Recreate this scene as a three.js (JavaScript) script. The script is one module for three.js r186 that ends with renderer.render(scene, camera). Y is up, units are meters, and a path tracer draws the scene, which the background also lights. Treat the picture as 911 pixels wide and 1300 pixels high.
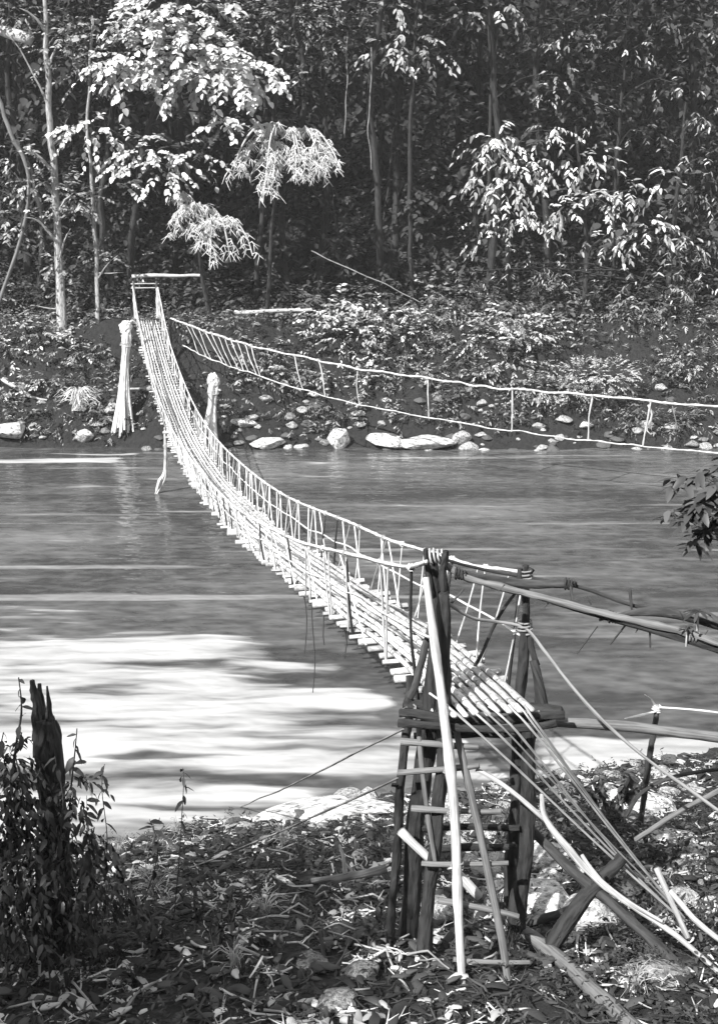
import * as THREE from 'three';
import { ImprovedNoise } from 'three/addons/math/ImprovedNoise.js';
import { mergeGeometries, toCreasedNormals } from 'three/addons/utils/BufferGeometryUtils.js';

// ---------------------------------------------------------------- camera, sky, sun, exposure
const scene = new THREE.Scene();
const camera = new THREE.PerspectiveCamera(46.86, 717 / 1024, 0.1, 600);
camera.position.set(0, 10.2, 0);
camera.rotation.x = -Math.atan(376 / 1500);
const renderer = new THREE.WebGLRenderer();
renderer.toneMapping = THREE.LinearToneMapping;
renderer.toneMappingExposure = 1.6;
renderer.shadowMap.enabled = true;

const noise3 = new ImprovedNoise();
const sm = (a, b, x) => { const t = Math.min(1, Math.max(0, (x - a) / (b - a))); return t * t * (3 - 2 * t); };
const fbm = (x, y, z, o = 4) => { let s = 0, a = 0.5; for (let i = 0; i < o; i++) { s += a * noise3.noise(x, y, z); x *= 2.03; y *= 2.03; z *= 2.03; a *= 0.5; } return s; };
{ // bright hazy sky, thin cloud all over
  const w = 256, h = 128, data = new Float32Array(w * h * 4);
  for (let j = 0; j < h; j++) for (let i = 0; i < w; i++) {
    const el = (j / (h - 1) - 0.5) * Math.PI, az = i / w * 2 * Math.PI, c = Math.cos(el);
    const v = 0.56 + 0.14 * fbm(c * Math.cos(az) * 2.2, Math.sin(el) * 3, c * Math.sin(az) * 2.2, 4);
    data.set([v, v, v, 1], (j * w + i) * 4);
  }
  const sky = new THREE.DataTexture(data, w, h, THREE.RGBAFormat, THREE.FloatType);
  sky.mapping = THREE.EquirectangularReflectionMapping; sky.magFilter = THREE.LinearFilter; sky.needsUpdate = true;
  scene.background = sky; scene.environment = sky;
}
const sun = new THREE.DirectionalLight(new THREE.Color(1, 0.995, 0.985), 5);
sun.position.set(-40, 62, 58); sun.target.position.set(0, 0, -30);
sun.position.add(sun.target.position);
sun.castShadow = true; sun.shadow.mapSize.set(4096, 4096);
Object.assign(sun.shadow.camera, { left: -70, right: 70, top: 70, bottom: -70, near: 1, far: 260 });
scene.add(sun, sun.target);
scene.fog = new THREE.FogExp2(0xffffff, 0.0005); // thin added haze that lifts the darkest forest tones to grey

// ---------------------------------------------------------------- helpers
let seed = 12345;
const rnd = () => { seed |= 0; seed = seed + 0x6D2B79F5 | 0; let t = Math.imul(seed ^ seed >>> 15, 1 | seed); t = t + Math.imul(t ^ t >>> 7, 61 | t) ^ t; return ((t ^ t >>> 14) >>> 0) / 4294967296; };
const rr = (a, b) => a + (b - a) * rnd();
const pick = a => a[Math.floor(rnd() * a.length)];
const V = (a, b, c) => a.isVector3 ? a.clone() : Array.isArray(a) ? new THREE.Vector3(...a) : new THREE.Vector3(a, b, c);
const used = {};
const numbered = n => { const k = used[n] = (used[n] ?? -1) + 1; return k ? `${n}_${String(k).padStart(3, '0')}` : n; };
function tag(o, label, category, group, kind) {
  if (label) o.userData.label = label;
  if (category) o.userData.category = category;
  if (group) o.userData.group = group;
  if (kind) o.userData.kind = kind;
  return o;
}
function thing(name, label, category, at = [0, 0, 0], group) {
  const o = new THREE.Group(); o.name = numbered(name); o.position.set(...at); scene.add(o);
  return tag(o, label, category, group);
}
const wpos = (o, v = new THREE.Vector3()) => { v.set(0, 0, 0); for (let p = o; p && p !== scene; p = p.parent) v.add(p.position); return v; };
const shade = m => { m.castShadow = true; m.receiveShadow = true; return m; };
function part(name, geo, mat, parent) { // geo is in world axes; moved to its parent's own origin
  const b = wpos(parent); geo.translate(-b.x, -b.y, -b.z);
  const m = shade(new THREE.Mesh(geo, mat)); m.name = name; parent.add(m); return m;
}
function solo(name, geo, mat, at, label, category, group) { // a thing that is one mesh
  geo.translate(-at[0], -at[1], -at[2]);
  const m = shade(new THREE.Mesh(geo, mat)); m.name = numbered(name); m.position.set(...at); scene.add(m);
  return tag(m, label, category, group);
}
// tapered, slightly crooked round piece through world points; radii are [start, end] or one per point
function limb(points, radii, { sides = 8, step = 0.25, rough = 0.08, wander = 0, flat = 1, straight = false, knots = 0 } = {}) {
  const ps = points.map(p => p.isVector3 ? p : V(p));
  const curve = ps.length === 2 || straight ? null : new THREE.CatmullRomCurve3(ps, false, 'centripetal');
  let len = 0; for (let i = 1; i < ps.length; i++) len += ps[i].distanceTo(ps[i - 1]);
  const n = Math.max(2, Math.min(400, Math.ceil(len / step)));
  const at = t => { if (curve) return curve.getPoint(t); const f = t * (ps.length - 1), i = Math.min(ps.length - 2, Math.floor(f)); return ps[i].clone().lerp(ps[i + 1], f - i); };
  const ra = t => { if (radii.length === 2) return radii[0] + (radii[1] - radii[0]) * t; const f = t * (radii.length - 1), i = Math.min(radii.length - 2, Math.floor(f)); return radii[i] + (radii[i + 1] - radii[i]) * (f - i); };
  const q = rnd() * 100, cs = [];
  for (let i = 0; i <= n; i++) {
    const t = i / n, p = at(t), r = ra(t);
    if (wander) { const e = Math.sin(Math.PI * Math.min(1, Math.max(0, t))), k = wander * (0.35 + 0.65 * e); p.x += k * 2 * noise3.noise(q, t * len * 0.7, 1.3) * (t > 0 && t < 1 ? 1 : 0); p.y += k * 2 * noise3.noise(q, t * len * 0.7, 7.7) * (t > 0 && t < 1 ? 1 : 0); p.z += k * 2 * noise3.noise(q, t * len * 0.7, 4.1) * (t > 0 && t < 1 ? 1 : 0); }
    cs.push([p, r]);
  }
  const pos = [], uv = [], idx = []; let side = null, run = 0;
  for (let i = 0; i <= n; i++) {
    const [p, r] = cs[i], d = cs[Math.min(n, i + 1)][0].clone().sub(cs[Math.max(0, i - 1)][0]).normalize();
    if (!side) side = (Math.abs(d.y) > 0.9 ? V(1, 0, 0) : V(0, 1, 0)).cross(d).normalize();
    side.sub(d.clone().multiplyScalar(side.dot(d))).normalize();
    const up = d.clone().cross(side);
    if (i) run += p.distanceTo(cs[i - 1][0]);
    const knot = knots && Math.abs((run / knots) % 1 - 0.5) < 0.12 ? 1.18 : 1;
    for (let k = 0; k <= sides; k++) {
      const a = k / sides * Math.PI * 2, kk = k % sides, rad = r * knot * (1 + rough * 2 * noise3.noise(q + kk * 1.7, run * 2.2 / Math.max(0.3, r * 10), kk * 0.9));
      const c = Math.cos(a) * rad, s = Math.sin(a) * rad * flat;
      pos.push(p.x + side.x * c + up.x * s, p.y + side.y * c + up.y * s, p.z + side.z * c + up.z * s);
      uv.push(a * r, run);
    }
  }
  const row = sides + 1;
  for (let i = 0; i < n; i++) for (let k = 0; k < sides; k++) { const a = i * row + k, b = a + row; idx.push(a, a + 1, b, b, a + 1, b + 1); }
  for (const e of [0, n]) { // ends
    const c = pos.length / 3, p = cs[e][0]; pos.push(p.x, p.y, p.z); uv.push(0, e ? run : 0);
    for (let k = 0; k < sides; k++) e ? idx.push(c, e * row + k, e * row + k + 1) : idx.push(c, k + 1, k);
  }
  const g = new THREE.BufferGeometry();
  g.setAttribute('position', new THREE.Float32BufferAttribute(pos, 3)); g.setAttribute('uv', new THREE.Float32BufferAttribute(uv, 2));
  g.setIndex(idx); g.computeVertexNormals();
  return g;
}
const bind = (p, dir, r, w = 0.05) => { // a few turns of vine round a joint
  const gs = [], d = V(dir).normalize(), x = (Math.abs(d.y) > 0.9 ? V(1, 0, 0) : V(0, 1, 0)).cross(d).normalize(), y = d.clone().cross(x), pts = [];
  const turns = 3.4, m = 22;
  for (let i = 0; i <= m; i++) { const a = i / m * turns * 2 * Math.PI, rad = r * (1.02 + 0.12 * Math.sin(i * 1.7)); pts.push(V(p).addScaledVector(x, Math.cos(a) * rad).addScaledVector(y, Math.sin(a) * rad).addScaledVector(d, (i / m - 0.5) * w * 2)); }
  return limb(pts, [0.012, 0.01], { sides: 4, step: 0.05, rough: 0 });
};

// ---------------------------------------------------------------- textures: grain, not light
function tex(w, h, f, repeat = [1, 1], srgb = true) {
  const data = new Uint8Array(w * h * 4);
  for (let j = 0; j < h; j++) for (let i = 0; i < w; i++) { const v = Math.max(0, Math.min(255, f(i / w, j / h) * 255)); data.set([v, v, v, 255], (j * w + i) * 4); }
  const t = new THREE.DataTexture(data, w, h); t.wrapS = t.wrapT = THREE.RepeatWrapping; t.magFilter = THREE.LinearFilter; t.minFilter = THREE.LinearMipmapLinearFilter;
  t.repeat.set(...repeat); if (srgb) t.colorSpace = THREE.SRGBColorSpace; t.needsUpdate = true; return t;
}
const tile = (f, u, v) => { const a = sm(0.8, 1, u), b = sm(0.8, 1, v), m = f; if (!a && !b) return f(u, v); return (m(u, v) * (1 - a) + m(u - 1, v) * a) * (1 - b) + (m(u, v - 1) * (1 - a) + m(u - 1, v - 1) * a) * b; };
const grain = tex(128, 512, (u, v) => 0.92 + 0.5 * tile((a, b) => fbm(a * 14, b * 3.5, 2, 4), u, v) + 0.22 * tile((a, b) => fbm(a * 3, b * 9, 8, 3), u, v), [4, 0.6]);
const grainB = tex(128, 512, (u, v) => 0.5 + 0.9 * tile((a, b) => fbm(a * 14, b * 3.5, 2, 4), u, v), [4, 0.6], false);
const bark = tex(256, 256, (u, v) => 0.88 + 0.9 * tile((a, b) => fbm(a * 7, b * 4, 5, 5), u, v), [2, 0.8]);
const barkB = tex(256, 256, (u, v) => 0.5 + 1.0 * tile((a, b) => fbm(a * 7, b * 4, 5, 5), u, v), [2, 0.8], false);
const speck = tex(512, 512, (u, v) => 0.9 + 0.55 * tile((a, b) => fbm(a * 9, b * 9, 3, 5), u, v) + 0.3 * tile((a, b) => fbm(a * 40, b * 40, 6, 2), u, v), [1, 1]);
const speckB = tex(512, 512, (u, v) => 0.5 + 0.9 * tile((a, b) => fbm(a * 9, b * 9, 3, 5), u, v), [1, 1], false);
const stain = tex(512, 512, (u, v) => 0.85 + 0.75 * tile((a, b) => fbm(a * 4, b * 4, 13, 5), u, v) + 0.35 * tile((a, b) => fbm(a * 30, b * 30, 6, 2), u, v) - 0.35 * sm(0.12, 0.3, tile((a, b) => fbm(a * 6, b * 6, 31, 4), u, v)));
const cane = tex(128, 512, (u, v) => 0.93 + 0.35 * tile((a, b) => fbm(a * 16, b * 4, 2, 4), u, v) + 0.45 * Math.min(0.1, tile((a, b) => fbm(a * 2, b * 5, 21, 4), u, v)) - 0.38 * Math.exp(-(((v - 0.5) / 0.012) ** 2)) - 0.2 * sm(0.1, 0.35, tile((a, b) => fbm(a * 5, b * 8, 44, 4), u, v)), [4, 1.6]);
const g = v => new THREE.Color().setRGB(v, v, v);
const mat = (v, rough, map, bump, bs, extra = {}) => new THREE.MeshStandardMaterial({ color: g(v), roughness: rough, ...(map && { map, bumpMap: bump, bumpScale: bs }), side: THREE.DoubleSide, ...extra });
const M = {
  dark: mat(0.04, 0.9, bark, barkB, 0.03), darkGrey: mat(0.07, 0.85, bark, barkB, 0.012),
  greyLight: mat(0.34, 0.75, grain, grainB, 0.006), grey: mat(0.2, 0.8, grain, grainB, 0.006), pale: mat(0.55, 0.65, grain, grainB, 0.004), white: mat(0.72, 0.6, grain, grainB, 0.003),
  deck: [0.55, 0.68, 0.76, 0.84].map(v => mat(v, 0.55, cane, grainB, 0.003)),
  slat: [0.45, 0.6, 0.7, 0.78].map(v => mat(v, 0.6, cane, grainB, 0.003)),
  rope: mat(0.7, 0.8, grain, grainB, 0.004), ropeMid: mat(0.3, 0.8, grain, grainB, 0.004), ropeDark: mat(0.06, 0.85, grain, grainB, 0.004),
  trunkPale: mat(0.42, 0.8, bark, barkB, 0.01), trunkDark: mat(0.045, 0.95, bark, barkB, 0.02),
  stone: [0.32, 0.55, 0.78].map(v => mat(v, 0.85, stain, speckB, 0.03)), stoneDark: mat(0.12, 0.85, speck, speckB, 0.02),
  fibre: mat(0.8, 0.85, grain, grainB, 0.006),
  twig: [0.1, 0.3, 0.48].map(v => mat(v, 0.8, grain, grainB, 0.003)),
  leaf: mat(1, 0.45, undefined, undefined, 0),
  leafMatt: mat(1, 0.85, undefined, undefined, 0),
};

// ---------------------------------------------------------------- ground, river
const shoreAt = x => 19.2 + 0.3 * Math.min(8, Math.max(-8, x));
const farShoreAt = x => 52.6 + 0.9 * noise3.noise(x * 0.18, 3.3, 0) + 0.35 * noise3.noise(x * 0.7, 1.3, 5);
function groundY(x, z) {
  const d = -z;
  if (d < 36) {
    const S = shoreAt(x) + 0.5 * noise3.noise(x * 0.6, 9, 2);
    let y;
    if (d <= 11.5) { const u = Math.min(24, 11.5 - d); y = 2.35 + 0.2 * u + 0.03 * u * u; } else y = Math.max(2.35 * (1 - (d - 11.5) / (S - 11.5)), -1.6);
    return y + 0.22 * fbm(x * 0.5, z * 0.5, 4, 3) + 0.09 * fbm(x * 2.1, z * 2.1, 1, 3);
  }
  const FS = farShoreAt(x), e = d - FS;
  let y = e < 0 ? Math.max(-1.6, e * 0.5) : e < 5 ? e * 1.02 : e < 12 ? 5.1 + (e - 5) * 0.05 : 5.45 + (e - 12) * 0.85;
  if (e > 0) y += Math.min(1, e) * (0.5 * fbm(x * 0.35, z * 0.35, 4, 3) + 0.3 * fbm(x * 1.3, z * 1.3, 2, 3));
  return Math.min(y, 60);
}
{
  const xs = [], zs = [];
  for (let x = -80; x < -24; x += 2) xs.push(x);
  for (let x = -24; x < -7; x += 0.4) xs.push(x);
  for (let x = -7; x < 7.4; x += 0.1) xs.push(x);
  for (let x = 7.4; x < 24; x += 0.4) xs.push(x);
  for (let x = 24; x <= 80; x += 2) xs.push(x);
  for (let z = 20; z > -7; z -= 0.5) zs.push(z);
  for (let z = -7; z > -22; z -= 0.1) zs.push(z);
  for (let z = -22; z > -50; z -= 1) zs.push(z);
  for (let z = -50; z > -66; z -= 0.25) zs.push(z);
  for (let z = -66; z >= -140; z -= 1.5) zs.push(z);
  const pos = [], uv = [], idx = [], w = xs.length;
  for (const z of zs) for (const x of xs) { pos.push(x, groundY(x, z), z); uv.push(x * 0.6, z * 0.6); }
  for (let j = 0; j + 1 < zs.length; j++) for (let i = 0; i + 1 < w; i++) { const a = j * w + i; idx.push(a, a + 1, a + w, a + w, a + 1, a + w + 1); }
  const geo = new THREE.BufferGeometry();
  geo.setAttribute('position', new THREE.Float32BufferAttribute(pos, 3)); geo.setAttribute('uv', new THREE.Float32BufferAttribute(uv, 2)); geo.setIndex(idx); geo.computeVertexNormals();
  const m = shade(new THREE.Mesh(geo, mat(0.02, 0.95, speck, speckB, 0.04))); m.name = 'ground'; scene.add(tag(m, null, null, null, 'structure'));
}
{ // river: silty water with foam carried along the current
  const X0 = -45, X1 = 45, Z0 = -58, Z1 = -14, W = 2048, H = 1024;
  const foam = (x, d) => {
    const wx = x + 1.4 * fbm(x * 0.25, d * 0.5, 9, 3), wd = d + 0.5 * fbm(x * 0.3, d * 0.6, 2, 3);
    const s = fbm(wx * 0.2, wd * 1.05, 1.5, 4), s2 = fbm(wx * 0.55, wd * 4, 6.5, 4);
    let m = -0.5;
    const top = 28.4 - 1.9 * sm(-4, -0.2, wx) - 3.4 * sm(-0.5, 1.2, wx) + 0.5 * noise3.noise(x * 0.5, 1, 1);        // apron of white water that narrows towards the bridge
    m += 0.98 * sm(top + 0.5, top - 1.3, wd) * (1 - 0.5 * sm(0.5, 3.5, wx));
    m -= 0.75 * Math.exp(-(((wx + 0.3) / 2.0) ** 2) - (((wd - 24.9) / 0.55) ** 2));
    m -= 0.7 * Math.exp(-(((wx - 1.6) / 1.5) ** 2) - (((wd - 22.9) / 0.6) ** 2));
    m -= 1.0 * Math.exp(-(((wx + 0.1) / 2.1) ** 2) - (((wd - 19.3) / 1.0) ** 2));
    m -= 0.95 * Math.exp(-(((wx + 3.7) / 1.5) ** 2) - (((wd - 21.0) / 0.22) ** 2));
    m -= 0.9 * sm(2.2, 3.6, wx) * sm(21.7, 22.4, wd);
    m += 0.75 * sm(2.6, 4, wx) * sm(22.1, 21.6, wd);
    m += 1.25 * Math.exp(-(((wd - 49.8) / 0.45) ** 4)) * sm(-9.9, -10.9, wx) + 1.0 * Math.exp(-(((wd - 51.2) / 0.25) ** 2)) * sm(-9.6, -10.8, wx) * sm(-15.5, -13, wx);
    return [sm(-0.1, 0.5, m + 1.5 * s + 0.45 * s2), s, s2];
  };
  const seen = new Float32Array(W * H);
  const col = tex(W, H, (u, v) => {
    const x = X0 + u * (X1 - X0), d = -(Z1 + v * (Z0 - Z1)), [f, s, s2] = foam(x, d); seen[Math.round(v * H) * W + Math.round(u * W)] = f;
    const streak = sm(0.16, 0.4, fbm(x * 0.07, d * 1.5, 22, 4)) * sm(26, 32, d);
    const silt = Math.max(0.05, 0.095 + 0.09 * s + 0.045 * s2 + 0.2 * streak + 0.17 * fbm(x * 0.12 + 3, d * 0.2, 3, 3) + 0.1 * fbm(x * 1.6, d * 3.2, 14, 3));
    return Math.pow(silt * (1 - f) + (0.39 + 0.26 * s2 + 0.3 * s) * f, 1 / 2.2);
  });
  const wave = tex(1024, 512, (u, v) => { const x = X0 + u * (X1 - X0), d = -(Z1 + v * (Z0 - Z1)); return 0.5 + 0.45 * fbm(x * 0.8, d * 2.2, 4, 4) + 0.3 * fbm(x * 3, d * 6, 9, 3) + 0.15 * fbm(x * 7, d * 12, 3, 2); }, [1, 1], false);
  const gloss = tex(1024, 512, (u, v) => { const x = X0 + u * (X1 - X0), d = -(Z1 + v * (Z0 - Z1)); return 0.15 + 0.5 * seen[Math.round(v * H) * W + Math.round(u * W)]; }, [1, 1], false);
  for (const t of [col, wave, gloss]) t.wrapS = t.wrapT = THREE.MirroredRepeatWrapping;
  const geo = new THREE.PlaneGeometry(160, 46, 320, 230), p = geo.attributes.position, uv = geo.attributes.uv;
  for (let i = 0; i < p.count; i++) {
    const x = p.getX(i), z = p.getY(i) - 36;
    const f = -z < 31 ? foam(x, -z)[0] : 0;
    p.setXYZ(i, x, 0.04 * fbm(x * 0.5, z * 1.2, 3, 3) + 0.07 * f * (0.5 + fbm(x * 0.9, z * 2.4, 8, 3)), z); uv.setXY(i, (x - X0) / (X1 - X0), (z - Z1) / (Z0 - Z1));
  }
  geo.computeVertexNormals();
  const idx = geo.index.array; for (let i = 0; i < idx.length; i += 3) { const t = idx[i]; idx[i] = idx[i + 1]; idx[i + 1] = t; } geo.computeVertexNormals();
  const m = shade(new THREE.Mesh(geo, new THREE.MeshPhysicalMaterial({ color: g(1), map: col, roughness: 1, roughnessMap: gloss, bumpMap: wave, bumpScale: 0.075, ior: 1.33, side: THREE.DoubleSide })));
  m.name = 'river_water'; scene.add(tag(m, null, null, null, 'structure'));
}

// ---------------------------------------------------------------- the hanging bridge
// deck line: fraction along the span -> height of the deck; plan is straight
const A = V(1.338, 5.367, -11), B = V(-10.312, 5.523, -58);
const sagT = [-0.03, 0, 0.047, 0.12, 0.179, 0.281, 0.379, 0.5, 0.616, 0.72, 0.824, 0.92, 0.982, 1.03], sagY = [5.36, 5.37, 5.2, 4.68, 4.26, 3.57, 3.04, 2.62, 2.52, 2.81, 3.5, 4.42, 5.2, 5.6];
const sag = t => { let i = 1; while (i < sagT.length - 2 && t > sagT[i + 1]) i++; const a = i, b = i + 1, u = (t - sagT[a]) / (sagT[b] - sagT[a]); const m = k => k <= 0 || k >= sagT.length - 1 ? 0 : (sagY[k + 1] - sagY[k - 1]) / (sagT[k + 1] - sagT[k - 1]); const h = sagT[b] - sagT[a], u2 = u * u, u3 = u2 * u; return (2 * u3 - 3 * u2 + 1) * sagY[a] + (u3 - 2 * u2 + u) * h * m(a) + (-2 * u3 + 3 * u2) * sagY[b] + (u3 - u2) * h * m(b); };
const axis = V(B.x - A.x, 0, B.z - A.z), span = axis.length(); axis.normalize();
const cross = V(-axis.z, 0, axis.x); // to the right hand, seen along the bridge
const deckAt = (t, side = 0, up = 0) => V(A.x + (B.x - A.x) * t, sag(t) + up, A.z + (B.z - A.z) * t).addScaledVector(cross, side);
const railK = { '-1': [[0.006, 1.58], [0.012, 1.4], [0.038, 1.18], [0.069, 1.05], [0.142, 0.8], [0.21, 0.7], [0.3, 0.64], [0.41, 0.72], [0.8, 0.75], [0.95, 1.1], [1, 1.5]], 1: [[0.013, 1.25], [0.047, 0.98], [0.082, 0.92], [0.127, 0.85], [0.18, 0.86], [0.3, 0.76], [0.457, 0.78], [0.69, 0.7], [0.88, 0.65], [0.95, 1], [1, 1.45]] };
const railH = (t, s) => { const k = railK[s]; let i = 0; while (i < k.length - 2 && t > k[i + 1][0]) i++; const u = Math.min(1, Math.max(0, (t - k[i][0]) / (k[i + 1][0] - k[i][0]))); return k[i][1] + (k[i + 1][1] - k[i][1]) * u; };
const bridge = thing('suspension_bridge', 'long sagging footbridge of pale poles and vine ropes across the river', 'bridge', [A.x, A.y, A.z]);
{
  const slatGeos = [0, 1, 2, 3].map(k => { const h = 0.54 + 0.03 * k; return limb([V(-h, 0.012 * (k - 1), 0), V(0, 0, 0.01 * (k - 2)), V(h, -0.01 * (k - 2), 0.012 * k - 0.02)], [0.042 + 0.002 * k, 0.034], { sides: 6, step: 0.4, rough: 0.12 }); });
  const n = Math.round(span / 0.37), yaw = Math.atan2(-cross.z, cross.x);
  for (let i = 0; i <= n; i++) {
    const t = i / n * 0.965 + 0.022, p = deckAt(t, rr(-0.07, 0.07), -0.075), m = shade(new THREE.Mesh(pick(slatGeos), pick(M.slat)));
    m.name = 'deck_slat'; m.position.copy(p).sub(bridge.position); m.rotation.set(0, yaw + rr(-0.05, 0.05) + (rnd() < 0.5 ? Math.PI : 0), rr(-0.02, 0.02)); bridge.add(m);
  }
  // walking surface: split poles laid end over end
  for (let k = 0; k < 8; k++) {
    const off = -0.4 + k * 0.114; let t = 0.0015 - 0.003 * rnd();
    let j = 0;
    while (t < 0.985) {
      const t1 = Math.min(0.99, t + (j ? rr(3.8, 6.2) : rr(5.5, 8.5)) / span), pts = [], lift = (j++ % 2) * 0.02;
      for (let i = 0; i <= 8; i++) { const u = t + (t1 - t) * i / 8; pts.push(deckAt(u, off + 0.03 * noise3.noise(u * 9, k * 3, 2), lift)); }
      part('deck_pole', limb(pts, [rr(0.03, 0.042), rr(0.026, 0.036)], { sides: 8, step: 0.2, rough: 0.12, flat: 0.8, knots: rr(0.6, 1), wander: 0.012 }), pick(M.deck), bridge);
      if (t1 >= 0.989) break; t = t1 - 0.5 / span;
    }
  }
  for (const s of [-1, 1]) {
    const e = 0.53 * s, lean = 0.07 * s, rail = t => deckAt(t, e + lean, railH(t, s));
    const top = [], mid = [], low = [];
    const t0 = s < 0 ? 0.008 : 0.014;
    for (let i = 0; i <= 80; i++) { const t = t0 + (1 - t0) * i / 80; top.push(rail(t)); mid.push(deckAt(t, e + lean * 0.5 + 0.05 * noise3.noise(t * 30, s, 3), railH(t, s) * 0.48 + 0.12 * noise3.noise(t * 26, s * 3, 1))); low.push(deckAt(t, e * 0.55, -0.13)); }
    const nearEnd = s < 0 ? 8 : 24, q = part('hand_rope', limb(top.slice(0, nearEnd + 1), [0.026, 0.026], { sides: 6, step: 0.15, rough: 0.3 }), M.rope, bridge);
    part('hand_rope', limb(top.slice(nearEnd), [0.026, 0.03], { sides: 6, step: 0.3, rough: 0.2 }), M.rope, bridge);
    part('side_rope', limb(mid, [0.016, 0.018], { sides: 5, step: 0.3, rough: 0.2 }), M.rope, bridge);
    part('foot_rope', limb(low, [0.024, 0.024], { sides: 6, step: 0.3, rough: 0.2 }), M.rope, bridge);
    // upright and slanting ties between the foot rope and the hand rope
    for (let d = 0.9; d < span - 0.6; d += d < 13 ? (s < 0 ? rr(1.2, 1.9) : rr(1.0, 1.7)) : rr(0.9, 1.3)) {
      const t = d / span, dark = rnd() < 0.5;
      part('upright_tie', limb([deckAt(t, e * 0.96, -0.14), deckAt(t + rr(-0.001, 0.001), e + lean * 0.5 + rr(-0.02, 0.02), railH(t, s) * 0.5), rail(t).add(V(0, 0.04, 0))], dark ? [0.02, 0.015] : [0.015, 0.011], { sides: 5, step: 0.2, rough: 0.18, wander: 0.012 }), dark ? pick([M.dark, M.darkGrey]) : M.rope, bridge);
      if (d < 20 && rnd() < 0.8) part('knot', bind(rail(t), axis, 0.036, 0.035), pick([M.rope, M.ropeMid]), q);
    }
    for (let d = s < 0 ? 2.2 : 1.0; d < span - 1.2; d += d < 14 ? rr(0.6, 1.0) : rr(0.42, 0.6)) {
      const t = d / span, dt = (rnd() < 0.3 ? -rr(0.2, 0.9) : rr(0.2, 1.1)) / span; if (t + dt < 0.015) continue;
      part('slanting_tie', limb([rail(t + dt), deckAt(t, e * 0.95, -0.1)], [0.012, 0.014], { sides: 4, step: 0.4, rough: 0.15, wander: 0.012 }), M.rope, bridge);
    }
  }
  for (const [t, s, l] of [[0.135, -0.5, 1.5], [0.148, -0.5, 1.0], [0.115, -0.52, 0.5], [0.09, -0.5, 0.45]])
    part('loose_strand', limb([deckAt(t, s, -0.1), deckAt(t, s, -0.1 - l * 0.5).add(V(0.02, 0, 0)), deckAt(t, s, -0.1 - l)], [0.01, 0.007], { sides: 4, wander: 0.03 }), M.ropeDark, bridge);
  // deck poles carried on as stays from the near tower down to the bank
  const end = [[3.977, -11.7], [3.912, -12.08], [3.839, -12.3], [3.943, -11.88], [3.885, -12.14]].map(([x, z]) => [x, groundY(x, z) - 0.1, z]);
  [[[[0.716, 5.494, -11.2], [0.939, 5.414, -10.95], [1.59, 4.929, -10.7], [2.053, 4.606, -10.6], [2.71, 3.958, -10.6]], 0.024],
   [[[1.07, 5.408, -11.1], [1.226, 5.352, -10.9], [1.828, 4.802, -10.7], [2.398, 4.312, -10.7], [2.885, 3.769, -10.8]], 0.022],
   [[[1.297, 5.435, -11], [1.439, 5.374, -10.85], [1.896, 5.039, -10.7], [2.329, 4.492, -10.8], [2.88, 3.845, -10.9]], 0.022],
   [[[1.494, 5.452, -11], [1.61, 5.374, -10.85], [1.911, 5.059, -10.8], [2.305, 4.571, -10.9], [2.958, 3.741, -11]], 0.021],
   [[[1.651, 5.452, -11], [1.736, 5.357, -10.85], [2.26, 4.684, -10.9], [2.849, 3.94, -11], [3.271, 3.332, -11.1]], 0.024],
   [[[1.184, 5.43, -11.05], [1.333, 5.36, -10.88]], 0.018], [[[1.572, 5.469, -11], [1.683, 5.373, -10.87]], 0.018]]
    .forEach(([pts, r], i) => part('stay_pole', limb([pts[0], pts[1], V(pts[1]).lerp(V(end[i % 5]), 0.5).add(V(0, -0.03, 0)), end[i % 5]], [r * 0.58, r * 0.5], { sides: 6, step: 0.12, rough: 0.18, wander: 0.008 }), [M.pale, M.pale, M.pale, M.pale, M.greyLight, M.greyLight, M.pale][i], bridge));
}
// ropes that run from the bridge to the bank on the left
for (const [from, to, label] of [
  [[0.46, 5.051, -11.3], [-2.306, -19.7], 'thin pale guy rope tied beside the topmost ladder rung'],
  [[0.404, 4.55, -11.2], [-2.63, -15.14], 'pale guy rope tied to the forked prop pole, anchored in the litter']]) {
  const e = [to[0], groundY(...to) + 0.02, to[1]], pts = [V(from), V(from).lerp(V(e), 0.5).add(V(0, -0.04, 0)), V(e)];
  solo('guy_rope', limb(pts, [0.013, 0.012], { sides: 5, step: 0.2, rough: 0.1, wander: 0.01 }), M.ropeMid, e, label, 'rope');
}

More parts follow.
